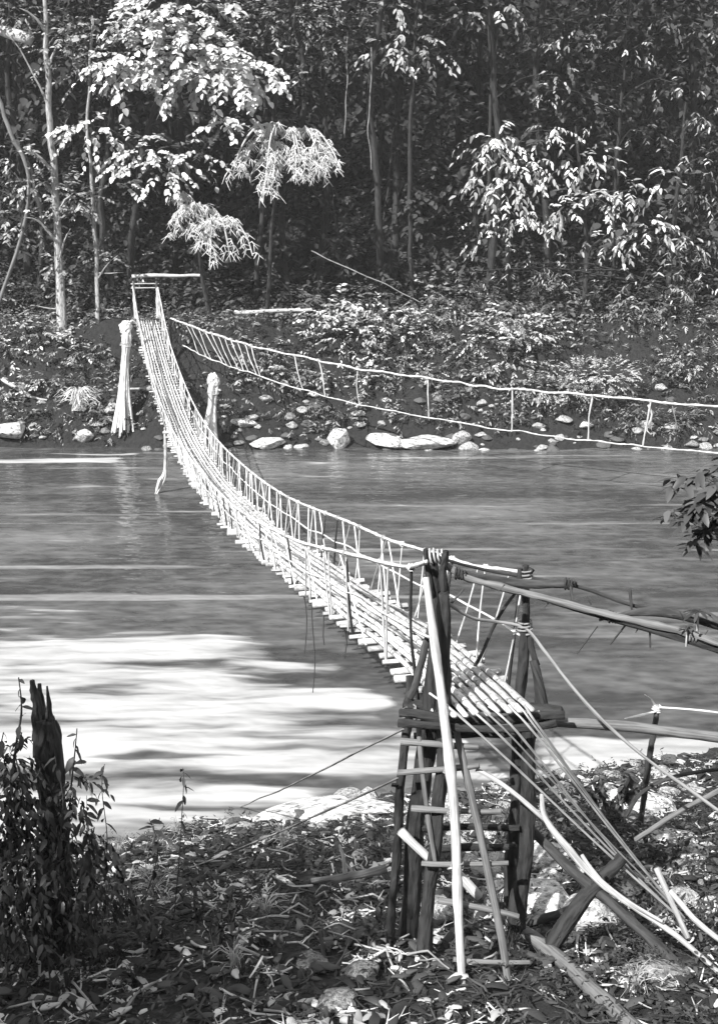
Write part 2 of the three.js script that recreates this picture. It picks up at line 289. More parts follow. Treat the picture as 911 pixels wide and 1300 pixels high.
// ---------------------------------------------------------------- near tower
{
  const base = [1.1, 2.3, -11.3], T = thing('bridge_tower', 'dark rough-hewn timber tower holding up the near end of the footbridge', 'tower', base);
  const post = (name, pts, r, m = M.dark, o = {}) => part(name, limb(pts, r.map(v => v * (name === 'post' || name === 'cross_beam' ? 0.8 : 1)), { sides: 9, step: 0.12, rough: 0.26, wander: 0.04, ...o }), m, T);
  // left pair of posts, forked at the top
  post('post', [[0.75, 6.904, -11.45], [0.806, 6.421, -11.45], [0.763, 5.191, -11.5], [0.621, 3.675, -11.6], [0.504, 1.892, -11.7]], [0.045, 0.06, 0.11, 0.125, 0.14]);
  post('post', [[0.849, 6.537, -11.3], [0.854, 5.719, -11.28], [0.822, 4.442, -11.2], [0.745, 3.127, -11.1], [0.656, 1.857, -11]], [0.085, 0.09, 0.085, 0.09, 0.1]);
  post('post_fork', [[0.846, 6.495, -11.35], [0.81, 6.744, -11.35], [0.865, 6.964, -11.3]], [0.05, 0.045, 0.03]);
  post('post_fork', [[0.721, 6.504, -11.4], [0.694, 6.754, -11.4], [0.667, 6.952, -11.4]], [0.035, 0.03, 0.028]);
  // right pair
  post('post', [[1.728, 6.682, -11.75], [1.735, 5.974, -11.75], [1.737, 4.878, -11.8], [1.703, 4.013, -11.85], [1.691, 2.617, -11.9]], [0.05, 0.06, 0.07, 0.075, 0.09]);
  post('post', [[1.756, 5.235, -11.3], [1.785, 4.365, -11.35], [1.75, 3.412, -11.4], [1.729, 2.416, -11.45]], [0.1, 0.1, 0.105, 0.12]);
  post('prop_pole', [[0.53, 5.541, -11.55], [0.51, 4.924, -11.5], [0.422, 4.314, -11.45], [0.377, 3.412, -11.4], [0.325, 2.204, -11.4]], [0.04, 0.045, 0.05, 0.045, 0.05]);
  post('prop_branch', [[0.405, 4.337, -11.44], [0.346, 4.366, -11.42]], [0.03, 0.022]);
  post('prop_pole', [[0.755, 6.114, -11.6], [0.612, 5.611, -11.55], [0.514, 5.324, -11.5]], [0.035, 0.04, 0.04], M.darkGrey);
  // bearers under the deck
  post('cross_beam', [[0.416, 5.257, -11.25], [1.239, 5.223, -11.15], [2.096, 5.253, -11.2]], [0.06, 0.055]);
  post('cross_beam', [[0.465, 5.253, -11.5], [1.274, 5.191, -11.5], [2.067, 5.17, -11.55]], [0.06, 0.06]);
  post('cross_beam', [[0.394, 5.233, -11.05], [1.224, 5.222, -11], [1.975, 5.256, -11]], [0.05, 0.05]);
  post('cross_beam', [[0.582, 4.833, -11.6], [1.878, 4.86, -11.6]], [0.05, 0.05]);
  post('tie_beam', [[0.676, 3.787, -11.55], [1.747, 3.76, -11.6]], [0.038, 0.035]);
  post('tie_beam', [[0.769, 3.503, -11.6], [1.72, 3.503, -11.65]], [0.04, 0.035]);
  // hewn block that wedges the right post
  post('wedge_block', [[1.823, 5.697, -11.6], [1.862, 5.368, -11.5], [1.916, 5.036, -11.45]], [0.06, 0.1, 0.13], M.dark, { flat: 0.7 });
  post('wedge_block', [[1.771, 5.209, -11.4], [2.097, 5.239, -11.35]], [0.09, 0.06], M.dark);
  post('brace', [[1.796, 5.922, -11.7], [1.858, 5.636, -11.6]], [0.03, 0.035]);
  // thin diagonal lath behind the deck
  post('diagonal_lath', [[1.632, 6.457, -11.65], [1.409, 5.884, -12], [1.291, 5.321, -12.4]], [0.016, 0.02], M.darkGrey);
  post('diagonal_lath', [[1.13, 6.281, -12.2], [0.89, 6.141, -11.9]], [0.012, 0.016], M.darkGrey);
  for (const [p, d, r] of [[[0.771, 6.886, -11.4], [1, 0.1, 0.2], 0.07], [[1.742, 6.017, -11.75], [0, 1, 0], 0.075], [[1.731, 6.58, -11.75], [0, 1, 0], 0.07], [[0.528, 5.191, -11.4], [0, 1, 0], 0.07], [[0.816, 5.174, -11.3], [1, 0, 0], 0.085], [[1.783, 5.196, -11.25], [1, 0, 0], 0.08]])
    part('lashing', bind(p, d, r, 0.07), pick([M.ropeMid, M.pale]), T);
  for (const [x, y] of [[660, 727], [674, 727]]) post('post_fork', [[1.734, 6.494, -11.75], [...[1.728, 6.563, -11.72]].map((v, i) => i ? v : v + (x - 667) * 0.006), [...[1.724, 6.657, -11.72]].map((v, i) => i ? v : v + (x - 667) * 0.009)], [0.035, 0.035, 0.03]);
}
{ // ladder on the near face of the tower
  const L = thing('pole_ladder', 'rough ladder with dark rungs leaning on the bridge tower', 'ladder', [1.1, 2.3, -10.7]);
  part('ladder_rail', limb([[0.657, 6.74, -11.15], [0.763, 5.977, -11.05], [0.868, 5.199, -10.9], [0.965, 4.3, -10.8], [1.007, 3.381, -10.7], [1.063, 2.432, -10.55]], [0.034, 0.042, 0.05, 0.05, 0.046, 0.04], { sides: 9, step: 0.1, rough: 0.06, knots: 1.3 }), M.white, L).userData.label = 'peeled white ladder rail that rises above the deck';
  part('ladder_rail', limb([[0.984, 5.128, -11.15], [1.093, 4.677, -11], [1.207, 4.201, -10.9], [1.341, 3.59, -10.8], [1.459, 3.018, -10.7], [1.57, 2.283, -10.5]], [0.034, 0.04, 0.04, 0.04, 0.042, 0.045], { sides: 8, step: 0.12, rough: 0.1 }), M.grey, L);
  part('ladder_rail', limb([[0.603, 5.17, -11.25], [0.653, 4.646, -11.15], [0.732, 4.046, -11.1], [0.801, 3.62, -11.05]], [0.03, 0.03, 0.028, 0.022], { sides: 7, step: 0.12, rough: 0.1 }), M.grey, L);
  for (const [a, b, r] of [[[0.435, 4.942, -11.25], [1.217, 4.942, -11.1], 0.034], [[0.403, 4.612, -11.2], [1.218, 4.79, -11], 0.03], [[0.541, 4.262, -11.1], [1.451, 4.307, -10.95], 0.03], [[0.649, 3.687, -11], [1.527, 3.775, -10.85], 0.026], [[0.817, 3.35, -10.85], [1.637, 3.222, -10.75], 0.03], [[0.966, 2.795, -10.65], [1.752, 2.758, -10.65], 0.024], [[1.046, 2.246, -10.5], [1.891, 2.348, -10.5], 0.026]])
    part('rung', limb([a, b], [r * 1.15, r], { sides: 7, step: 0.12, rough: 0.15, wander: 0.012 }), M.grey, L);
  for (const p of [[0.917, 4.778, -10.92], [0.959, 4.37, -10.85], [0.997, 3.808, -10.78]]) part('lashing', bind(p, [0.1, 1, 0.05], 0.06, 0.04), M.ropeMid, L);
}
// rails that carry the hand ropes from the tower to the bank on the right
{
  const R = thing('handrail_pole', 'long two-pole handrail lashed together, running from forked post to bank', 'handrail', [2.245, 6.595, -11.3]);
  part('pole', limb([[0.771, 6.886, -11.4], [1.024, 6.719, -11.35], [1.443, 6.626, -11.2], [2.039, 6.529, -11], [2.54, 6.436, -10.8], [3.023, 6.379, -10.6], [3.455, 6.288, -10.4], [4.284, 6.034, -10.1]], [0.03, 0.035, 0.035, 0.035, 0.035, 0.036, 0.034, 0.034], { sides: 8, step: 0.1, rough: 0.3, wander: 0.04 }), M.grey, R);
  part('pole', limb([[1.898, 6.502, -11.08], [2.371, 6.425, -10.9], [2.825, 6.351, -10.7], [3.535, 6.21, -10.4], [4.292, 5.956, -10.1]], [0.02, 0.035, 0.04, 0.04, 0.04], { sides: 8, step: 0.15, rough: 0.14 }), M.dark, R);
  part('pole', limb([[1.004, 6.712, -11.4], [1.641, 6.564, -11.5], [2.2, 6.596, -11.4]], [0.035, 0.05, 0.04], { sides: 8, step: 0.15, rough: 0.16 }), M.darkGrey, R);
  part('rope', limb([[0.809, 6.811, -11.6], [1.181, 6.665, -11.75], [1.716, 6.554, -11.75], [2.225, 6.563, -11.4], [2.657, 6.504, -11], [3.042, 6.495, -10.7], [3.479, 6.459, -10.4], [4.266, 6.226, -10.1]], [0.015, 0.017, 0.02, 0.02, 0.02, 0.03, 0.03, 0.03], { sides: 6, step: 0.15, rough: 0.2 }), M.dark, R);
  part('pole', limb([[2.497, 6.408, -10.95], [2.739, 6.483, -10.85], [2.979, 6.501, -10.75], [3.517, 6.444, -10.4]], [0.02, 0.045, 0.045, 0.03], { sides: 7, step: 0.12, rough: 0.2 }), M.darkGrey, R);
  for (const [a, b, r] of [[[2.936, 6.391, -10.7], [2.889, 6.287, -10.7], 0.008], [[3.075, 6.498, -10.6], [3.025, 6.576, -10.6], 0.007], [[1.9, 6.536, -11.1], [1.826, 6.438, -11.1], 0.007], [[2.271, 6.504, -11], [2.221, 6.594, -11], 0.006], [[2.732, 6.396, -10.8], [2.67, 6.291, -10.8], 0.007], [[3.223, 6.329, -10.5], [3.275, 6.423, -10.5], 0.007], [[1.442, 6.651, -11.2], [1.382, 6.569, -11.2], 0.006], [[2.617, 6.69, -10.9], [2.653, 6.458, -10.9], 0.016], [[2.64, 6.401, -10.9], [2.466, 6.114, -10.95], 0.012], [[2.344, 6.284, -11], [2.175, 5.958, -11.1], 0.007], [[2.791, 6.357, -10.75], [2.811, 6.156, -10.75], 0.012], [[2.119, 6.595, -11.3], [2.131, 6.47, -11.25], 0.016], [[2.345, 6.367, -10.95], [2.517, 6.417, -10.9], 0.014]])
    part('broken_twig', limb([a, b], [r, r * 0.7], { sides: 5, step: 0.08, rough: 0.15 }), M.darkGrey, R);
  for (const p of [[2.113, 6.6, -11.36], [2.467, 6.416, -10.88], [3.161, 6.342, -10.55], [1.009, 6.708, -11.36]]) part('lashing', bind(p, [1, -0.15, 0.3], 0.052, 0.05), pick([M.ropeMid, M.dark]), R);
}
solo('rail_log', limb([[1.931, 5.071, -11.45], [2.686, 5.004, -11.5], [3.271, 4.933, -11.5], [3.898, 4.852, -11.5], [5.039, 4.653, -11.5]], [0.05, 0.058, 0.055, 0.055], { sides: 9, step: 0.12, rough: 0.1 }), M.grey, [2.686, 5.004, -11.5], 'bark-covered log set level with the deck, running right from the tower', 'log');
solo('stay_rope', limb([[0.843, 6.454, -11.3], [1.179, 6.157, -11.6], [1.443, 6.07, -11.75], [1.735, 6.018, -11.7], [1.909, 5.848, -11.5], [2.131, 5.582, -11.3], [2.471, 5.237, -11.1], [2.881, 4.917, -10.9], [3.624, 4.464, -10.5], [4.094, 4.102, -10.1]], [0.018, 0.018], { sides: 6, step: 0.12, rough: 0.25 }), M.ropeMid, [2.131, 5.582, -11.3], 'knotted vine stay from the tower posts slanting down past the level log', 'rope');
{
  const p = [4.45, -16.98]; p.splice(1, 0, groundY(p[0], p[1]));
  const S = thing('marker_stake', 'thin dark stake with a pale strip tied round its top', 'stake', p);
  part('stake', limb([[p[0], p[1] - 0.2, p[2]], [3.713, 3.496, -13.9], [3.772, 4.178, -13.9]], [0.045, 0.034], { sides: 7, step: 0.12, rough: 0.15 }), M.darkGrey, S);
  part('tied_strip', bind([3.763, 4.157, -13.9], [0.3, 1, 0], 0.05, 0.04), M.white, S);
  part('strip_end', limb([[3.752, 4.178, -13.9], [3.673, 4.296, -13.85], [3.577, 4.381, -13.8]], [0.03, 0.02, 0.012], { sides: 5, flat: 0.3, step: 0.05 }), M.white, S);
  part('strip_end', limb([[3.742, 4.136, -13.85], [3.534, 4.104, -13.8], [3.326, 4.084, -13.75]], [0.018, 0.03, 0.008], { sides: 5, flat: 0.3, step: 0.05 }), M.white, S);
  solo('stake_rope', limb([[3.792, 4.168, -13.9], [4.142, 4.266, -13.6], [4.581, 4.325, -13.3], [5.39, 4.377, -12.8]], [0.013, 0.013], { sides: 5, step: 0.2 }), M.rope, [3.792, 4.168, -13.9], 'thin pale rope tied to the stake with the pale strip', 'rope');
}
{ // post off to the right that takes the handrail, the level log and the ropes
  const p = [4.32, 6.034, -10.1], y = groundY(p[0], p[2]);
  solo('anchor_post', limb([[p[0] + 0.1, y - 0.3, p[2] - 0.1], [p[0], p[1] + 0.35, p[2]]], [0.13, 0.1], { sides: 10, rough: 0.12 }), M.dark, [p[0], y, p[2]], 'stout dark anchor post where the two-pole handrail ends', 'post');
  const q = [5.056, 4.653, -11.5], yq = groundY(q[0], q[2]);
  solo('log_post', limb([[q[0], yq - 0.3, q[2]], [q[0], q[1] + 0.15, q[2]]], [0.1, 0.08], { sides: 9, rough: 0.12 }), M.dark, [q[0], yq, q[2]], 'dark post that carries the end of the level log', 'post');
  const s = [5.409, 4.367, -12.8], ys = groundY(s[0], s[2]);
  solo('rope_stake', limb([[s[0], ys - 0.2, s[2]], [s[0], s[1] + 0.1, s[2]]], [0.05, 0.04], { sides: 7 }), M.darkGrey, [s[0], ys, s[2]], 'plain stake that holds the far end of the thin pale rope', 'stake');
}
// ---------------------------------------------------------------- far end of the bridge
{
  const y0 = groundY(B.x, B.z), T = thing('far_bridge_tower', 'slim pale post gateway at the forest end of the footbridge', 'tower', [B.x, y0, B.z]);
  for (const s of [-0.55, 0.55]) {
    const a = deckAt(1, s), b = deckAt(1.0, s, 1.75);
    part('post', limb([[a.x, Math.min(y0, groundY(a.x, a.z)) - 0.4, a.z], b], [0.08, 0.06], { sides: 8, rough: 0.12 }), s < 0 ? M.grey : M.darkGrey, T);
    part('rope_lashing', limb([deckAt(0.99, s * 0.9, 0.1), deckAt(0.995, s, 0.9), deckAt(1, s, 1.5)], [0.1, 0.08, 0.03], { sides: 7, rough: 0.3, step: 0.1 }), M.rope, T);
  }
  for (const h of [1.62, 1.42]) part('cross_bar', limb([deckAt(1, -0.68, h), deckAt(1, 0.66, h)], [0.035, 0.03], { sides: 6 }), M.pale, T);
  part('sill_log', limb([deckAt(0.993, -0.8, -0.16), deckAt(0.993, 0.8, -0.16)], [0.09, 0.08], { sides: 8 }), M.darkGrey, T);
}
// pale bundles of vine that stand tied at the top and spread out below
function bundle(top, foot, arm, label) {
  const b = thing('vine_bundle', label, 'vine bundle', foot), t = V(top), f = V(foot);
  const at = k => t.clone().lerp(f, k);
  const gs = [];
  for (let i = 0; i < 40; i++) {
    const a = rr(0, 6.28), r = Math.sqrt(rnd()), off = (k, s) => at(k).add(V(Math.cos(a) * r * s, 0, Math.sin(a) * r * s));
    gs.push(limb([off(0, 0.1), off(0.12, 0.2), off(0.28, 0.13), off(0.6, 0.24), off(rr(0.9, 1.01), 0.56)], [0.055, 0.055, 0.055, 0.07, 0.05], { sides: 5, step: 0.4, rough: 0.2, wander: 0.03 }));
  }
  for (let i = 0; i < 22; i++) { const k = rr(0.1, 0.95), o = at(k), a = rr(0, 6.28), w = 0.12 + 0.4 * k; gs.push(limb([o, o.clone().add(V(Math.cos(a) * w * 0.6, -0.25, Math.sin(a) * w * 0.6)), o.clone().add(V(Math.cos(a) * w * rr(0.7, 1.3), -rr(0.4, 0.9), Math.sin(a) * w))], [0.02, 0.008], { sides: 4, step: 0.2, rough: 0.2 })); }
  part('strands', mergeGeometries(gs), M.fibre, b);
  const head = new THREE.IcosahedronGeometry(1, 3), hp = head.attributes.position, v = V(0, 0, 0);
  for (let i = 0; i < hp.count; i++) { v.fromBufferAttribute(hp, i); v.multiplyScalar(1 + 0.7 * fbm(v.x * 2.5, v.y * 2.5, v.z * 2.5 + t.x, 4)); hp.setXYZ(i, v.x * 0.26, v.y * 0.34, v.z * 0.24); }
  head.computeVertexNormals(); head.translate(t.x - 0.04, t.y - 0.06, t.z);
  part('knotted_head', head, M.fibre, b);
  part('lashing', bind(at(0.16).toArray(), [0, 1, 0], 0.24, 0.09), M.rope, b);
  if (arm) part('tie_arm', limb(arm, [0.06, 0.05], { sides: 6, rough: 0.2 }), M.fibre, b);
}
{
  const f1 = [-10.868, 0.865, -53.4], f2 = [-6.753, 0.025, -51.7];
  bundle([-10.476, 5.369, -53.8], [f1[0], Math.max(groundY(f1[0], f1[2]), 0) - 0.05, f1[2]], [[-10.514, 5.334, -53.8], [-10.254, 5.599, -54], [-9.948, 5.262, -54.2]], 'tall pale vine bundle with bent tie arm left of the far bridge end');
  bundle([-6.367, 3.2, -51.9], [f2[0], -0.1, f2[2]], null, 'shorter pale vine bundle standing in the shallows right of the bridge');
  const strands = []; for (let i = 0; i < 9; i++) { const j = () => rr(-0.07, 0.07), q = (p, k) => [p[0] + j() * k, p[1] + j() * k, p[2] + j() * k]; strands.push(limb([deckAt(0.69, -0.52, -0.1), q([-7.325, 0.803, -43.6], 0.5), q([-7.522, 0.346, -43.6], 1.3), q([-7.666, -0.236, -43.6], 1.7)], [0.016, 0.03, 0.035, 0.012], { sides: 5, step: 0.15, rough: 0.3, wander: 0.05 })); }
  solo('hanging_vine', mergeGeometries(strands), M.fibre, [-7.666, -0.236, -43.6], 'frayed vine end dangling from the bridge deck above the water', 'vine');
}
{ // second rope line on the right: two vines joined by ties
  const up = [[216, 404, 55.5], [260, 420, 54.3], [325, 440, 52.6], [450, 466, 49.4], [650, 494, 45.5], [780, 505, 43.4], [911, 515, 41.5]];
  const topPts = [[-8.775, 5.58, -55.5], [-7.026, 5.11, -54.3], [-4.558, 4.576, -52.6], [-0.181, 4.065, -49.4], [3.298, 3.802, -47.2], [5.928, 3.696, -45.5], [9.45, 3.675, -43.4], [12.705, 3.679, -41.5]];
  const lowPts = [[-8.189, 4.371, -55.2], [-6.885, 3.855, -54.3], [-4.759, 3.387, -52.6], [-0.853, 2.611, -49.8], [3.324, 2.239, -47.2], [5.98, 2.028, -45.5], [9.541, 1.958, -43.4], [12.831, 1.975, -41.5]];
  const e = [34, 4.2, -26], ge = groundY(e[0], e[2]);
  topPts.push([24, 5.1, -33.5], [e[0], 6.0, e[2]]); lowPts.push([24, 3.2, -33.5], [e[0], e[1], e[2]]);
  const a0 = V(topPts[0]), yb = groundY(a0.x - 0.3, a0.z - 1);
  const N = thing('rope_line', 'second line of two pale vines joined by ties, right of the bridge', 'rope line', topPts[3]);
  const tc = new THREE.CatmullRomCurve3(topPts.map(p => V(p)), false, 'centripetal'), lc = new THREE.CatmullRomCurve3(lowPts.map(p => V(p)), false, 'centripetal');
  part('upper_vine', limb(topPts, [0.04, 0.042], { sides: 6, step: 0.2, rough: 0.5, wander: 0.045 }), M.rope, N);
  part('lower_vine', limb(lowPts, [0.025, 0.028], { sides: 6, step: 0.2, rough: 0.5, wander: 0.05 }), M.rope, N);
  const byX = (c, x) => { let a = 0, b = 1; for (let i = 0; i < 40; i++) { const m = (a + b) / 2; c.getPoint(m).x < x ? a = m : b = m; } return c.getPoint(a); };
  for (const [pa, pb, r] of [[[-7.979, 5.37, -55], [-7.388, 4.037, -54.6], 0.02], [[-7.7, 5.279, -54.8], [-7.004, 3.915, -54.4], 0.018], [[-7.337, 5.199, -54.5], [-6.764, 3.866, -54.2], 0.022], [[-7.026, 5.11, -54.3], [-6.183, 3.698, -53.8], 0.025], [[-6.706, 4.997, -54], [-5.984, 3.651, -53.6], 0.02], [[-6.398, 4.945, -53.8], [-5.75, 3.569, -53.4], 0.022], [[-6.057, 4.859, -53.6], [-5.447, 3.523, -53.2], 0.022], [[-5.754, 4.773, -53.4], [-5.181, 3.441, -53], 0.025], [[-5.452, 4.723, -53.2], [-4.916, 3.432, -52.8], 0.02], [[-5.083, 4.639, -53], [-4.541, 3.33, -52.5], 0.03], [[-4.785, 4.59, -52.8], [-4.393, 3.308, -52.4], 0.024], [[-2.782, 4.307, -51.3], [-2.408, 2.91, -51], 0.028], [[-1.732, 4.231, -50.5], [-1.431, 2.788, -50.2], 0.028], [[-0.049, 4.045, -49.3], [0.017, 2.57, -49.2], 0.025], [[2.778, 3.825, -47.5], [2.832, 2.253, -47.5], 0.03], [[5.928, 3.696, -45.5], [5.95, 2.028, -45.5], 0.035], [[8.702, 3.659, -43.9], [8.634, 1.984, -43.9], 0.035], [[10.619, 3.649, -42.8], [10.459, 1.954, -42.8], 0.035]]) {
    const a = byX(tc, pa[0]), b = byX(lc, pb[0]);
    part('tie', limb([a, a.clone().lerp(b, 0.5).add(V(rr(-0.03, 0.03), 0, 0)), b], [r, r * 0.8], { sides: 5, step: 0.2, rough: 0.4, wander: 0.04 }), M.rope, N);
    const kn = bind(a.toArray(), [1, -0.1, 0.5], 0.06, 0.06); part('knot', kn, M.rope, N.children[0]);
  }
  part('loose_vine', limb([[10.541, 3.504, -42.8], [10.71, 3.097, -42.8], [10.537, 2.601, -42.8], [10.723, 2.396, -42.8]], [0.04, 0.035, 0.02], { sides: 5, step: 0.2, rough: 0.2 }), M.rope, N);
  part('loose_vine', limb([[11.292, 3.653, -42.4], [11.442, 3.106, -42.4], [11.584, 2.672, -42.4]], [0.02, 0.015], { sides: 5, step: 0.2 }), M.ropeMid, N);
  solo('rope_post', limb([[topPts[0][0] - 0.05, yb - 0.5, topPts[0][2] - 0.1], [topPts[0][0], topPts[0][1] + 0.3, topPts[0][2]]], [0.09, 0.07], { sides: 8 }), M.dark, [topPts[0][0], yb, topPts[0][2]], 'dark post behind the bridge where the second rope line begins', 'post');
  solo('rope_anchor_post', limb([[e[0], ge - 0.5, e[2]], [e[0], 6.3, e[2]]], [0.2, 0.15], { sides: 9 }), M.dark, [e[0], ge, e[2]], 'tall dark post where the second rope line ends', 'post');
}

// ---------------------------------------------------------------- leaves, trees and bushes
function leafGeo(w, bend, round = 0.45) { // length 1 along z, normal up
  const zs = [0, round * 0.55, round, 0.8, 1], ws = [0.04, w * 0.42, w * 0.5, w * 0.3, 0.0], pos = [], idx = [];
  zs.forEach((z, i) => { const y = -bend * z * z; pos.push(-ws[i], y + ws[i] * 0.25, z, 0, y, z, ws[i], y + ws[i] * 0.25, z); });
  for (let i = 0; i < 4; i++) for (const k of [0, 1]) { const a = i * 3 + k; if (i === 3) idx.push(a, 13, a + 1); else idx.push(a, a + 3, a + 1, a + 1, a + 3, a + 4); }
  const q = new THREE.BufferGeometry(); q.setAttribute('position', new THREE.Float32BufferAttribute(pos, 3)); q.setIndex(idx); q.computeVertexNormals(); return q;
}
const LEAF = { broad: leafGeo(0.72, 0.18), oval: leafGeo(0.5, 0.22), lance: leafGeo(0.28, 0.3, 0.35), mid: leafGeo(0.4, 0.28, 0.4), blade: leafGeo(0.07, 0.6, 0.3) };
// sprays of leaves on short twigs, gathered in clumps; each clump is [centre, [rx, ry, rz], sprays, leaf length]
function foliage(name, parent, clumps, { geo = LEAF.oval, m = M.leaf, tone = 0.06, vary = 0.4, per = 9, droop = 0.5, spread = 0.95, shell = 0.5, face = 0, kind } = {}) {
  const o = wpos(parent), list = [], X = V(0, 0, 0), Y = V(0, 0, 0), Z = V(0, 0, 0), mx = new THREE.Matrix4();
  for (const [c, r, n, s] of clumps) for (let i = 0; i < n; i++) {
    const th = rr(0, Math.PI * 2), cz = rr(-0.75, 1), k = Math.pow(rnd(), shell), q = Math.sqrt(1 - cz * cz);
    const dir = V(q * Math.cos(th), cz, q * Math.sin(th)), p = V(c[0] + dir.x * r[0] * k, c[1] + dir.y * r[1] * k, c[2] + dir.z * r[2] * k);
    const D = dir.clone().multiplyScalar(0.8).add(V(rr(-0.5, 0.5), rr(-0.2, 0.4) - droop * 0.5, rr(-0.5, 0.5) + face)).normalize(), L = s * per * 0.4 * rr(0.6, 1.2), tone1 = tone * (1 + vary * rr(-0.6, 0.6));
    const side = V(D.z, 0, -D.x).normalize(); if (!isFinite(side.x)) side.set(1, 0, 0);
    for (let j = 0; j < per; j++) {
      const u = (j + 0.5) / per, sg = j % 2 ? 1 : -1, z = s * rr(0.5, 1.1);
      Z.copy(D).multiplyScalar(0.5 + 0.5 * u).addScaledVector(side, sg * spread * rr(0.4, 1.5)).add(V(rr(-0.45, 0.45), -droop * rr(0, 1), rr(-0.45, 0.45))).normalize();
      Y.set(rr(-0.7, 0.7), 1, rr(-0.6, 0.6) + face); Y.addScaledVector(Z, -Y.dot(Z)).normalize(); X.crossVectors(Y, Z);
      const x = p.x + D.x * L * u, y = p.y + (D.y * u - droop * 0.35 * u * u) * L, zz = p.z + D.z * L * u;
      const e = [X.x * z, X.y * z, X.z * z, 0, Y.x * z, Y.y * z, Y.z * z, 0, Z.x * z, Z.y * z, Z.z * z, 0, x - o.x, y - o.y, zz - o.z, 1];
      list.push([e, tone1 * (1 + vary * rr(-0.7, 0.7))]);
    }
  }
  const im = new THREE.InstancedMesh(geo, m, list.length), col = new THREE.Color();
  list.forEach(([e, t], i) => { im.setMatrixAt(i, mx.fromArray(e)); im.setColorAt(i, col.setRGB(t, t, t)); });
  shade(im); im.name = name; im.userData.kind = kind ?? 'stuff'; parent.add(im); return im;
}
// a tree: trunk, limbs out to the clumps, leaves
function tree(name, label, group, base, trunk, radii, tm, clumps, opt, branches = []) {
  const y = groundY(base[0], base[1]), t = thing(name, label, 'tree', [base[0], y, base[1]], group);
  const pts = [[base[0], y - 0.3, base[1]], ...trunk];
  part('trunk', limb(pts, radii, { sides: 8, step: 0.5, rough: 0.1, wander: 0.06 }), tm, t);
  const curve = new THREE.CatmullRomCurve3(pts.map(p => V(p)), false, 'centripetal');
  for (const b of branches) part('branch', limb(b, [radii[radii.length - 1] * 0.9, 0.02], { sides: 6, step: 0.4, rough: 0.1, wander: 0.04 }), tm, t);
  for (const [c, r] of clumps) {
    if (Math.max(...r) < 0.7) continue;
    let best = 0, bd = 1e9; for (let i = 4; i <= 20; i++) { const q = curve.getPoint(i / 20), d = Math.hypot(q.x - c[0], (q.y + 0.8 - c[1]) * 1.4, q.z - c[2]); if (d < bd && q.y < c[1] + 0.6) { bd = d; best = i / 20; } }
    const q = curve.getPoint(best || 0.5), e = V(c).add(V(0, r[1] * 0.2, 0));
    part('branch', limb([q, q.clone().lerp(e, 0.5).add(V(0, 0.25 * Math.min(2, bd), 0)), e], [Math.min(0.09, radii[0] * 0.4), 0.02], { sides: 5, step: 0.6, wander: 0.08 }), tm, t);
  }
  foliage('crown', t, clumps, opt);
  return t;
}
// -- forest on the far hillside: rows of dark trees
{
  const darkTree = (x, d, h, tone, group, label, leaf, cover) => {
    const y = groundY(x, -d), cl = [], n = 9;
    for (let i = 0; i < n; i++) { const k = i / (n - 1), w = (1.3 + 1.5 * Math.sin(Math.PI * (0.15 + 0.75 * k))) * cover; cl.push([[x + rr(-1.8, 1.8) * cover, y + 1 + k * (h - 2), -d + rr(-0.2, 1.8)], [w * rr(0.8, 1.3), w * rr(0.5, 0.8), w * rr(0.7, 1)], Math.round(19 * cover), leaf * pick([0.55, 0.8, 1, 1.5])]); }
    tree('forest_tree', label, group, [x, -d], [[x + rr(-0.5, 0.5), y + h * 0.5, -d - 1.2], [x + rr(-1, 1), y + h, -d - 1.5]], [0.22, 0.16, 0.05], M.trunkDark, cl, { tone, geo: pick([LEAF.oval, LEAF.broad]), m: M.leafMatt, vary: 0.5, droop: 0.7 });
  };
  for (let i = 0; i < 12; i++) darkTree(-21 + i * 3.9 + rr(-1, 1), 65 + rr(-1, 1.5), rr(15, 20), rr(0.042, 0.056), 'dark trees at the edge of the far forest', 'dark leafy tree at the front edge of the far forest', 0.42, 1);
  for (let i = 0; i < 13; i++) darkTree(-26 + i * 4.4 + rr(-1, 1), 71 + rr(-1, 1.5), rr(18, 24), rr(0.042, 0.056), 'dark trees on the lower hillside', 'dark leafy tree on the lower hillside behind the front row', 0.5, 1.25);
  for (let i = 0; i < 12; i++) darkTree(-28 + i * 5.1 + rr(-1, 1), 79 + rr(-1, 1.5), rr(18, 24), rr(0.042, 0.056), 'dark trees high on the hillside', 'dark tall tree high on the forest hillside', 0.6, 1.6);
}
// -- added tall trees: unseen high crowns that cast shade on the forest edge
for (let i = 0; i < 9; i++) {
  const x = -27 + i * 4.7 + rr(-0.8, 0.8), d = rr(62.5, 63.8), y = groundY(x, -d), cl = [];
  for (let k = 0; k < 9; k++) { const a = rr(0, 6.28), r = Math.sqrt(rnd()); cl.push([[x + Math.cos(a) * r * 3, rr(23.6, 27.5), -59.5 + Math.sin(a) * r * 3.4], [1.7, 0.9, 1.7], 17, 0.5]); }
  tree('added_canopy_tree', 'tall straight tree added so its unseen high crown shades the forest edge', 'added canopy trees that shade the forest edge', [x, -d], [[x + rr(-0.7, 0.7), y + 5, -d + 0.2], [x + rr(-1, 1), y + 11, -d + 0.6], [x + rr(-1.2, 1.2), 24.5, -d + 2]], [0.2, 0.17, 0.15, 0.1], M.trunkDark, cl, { tone: 0.045, per: 8, geo: LEAF.broad, m: M.leafMatt, vary: 0.5 });
}
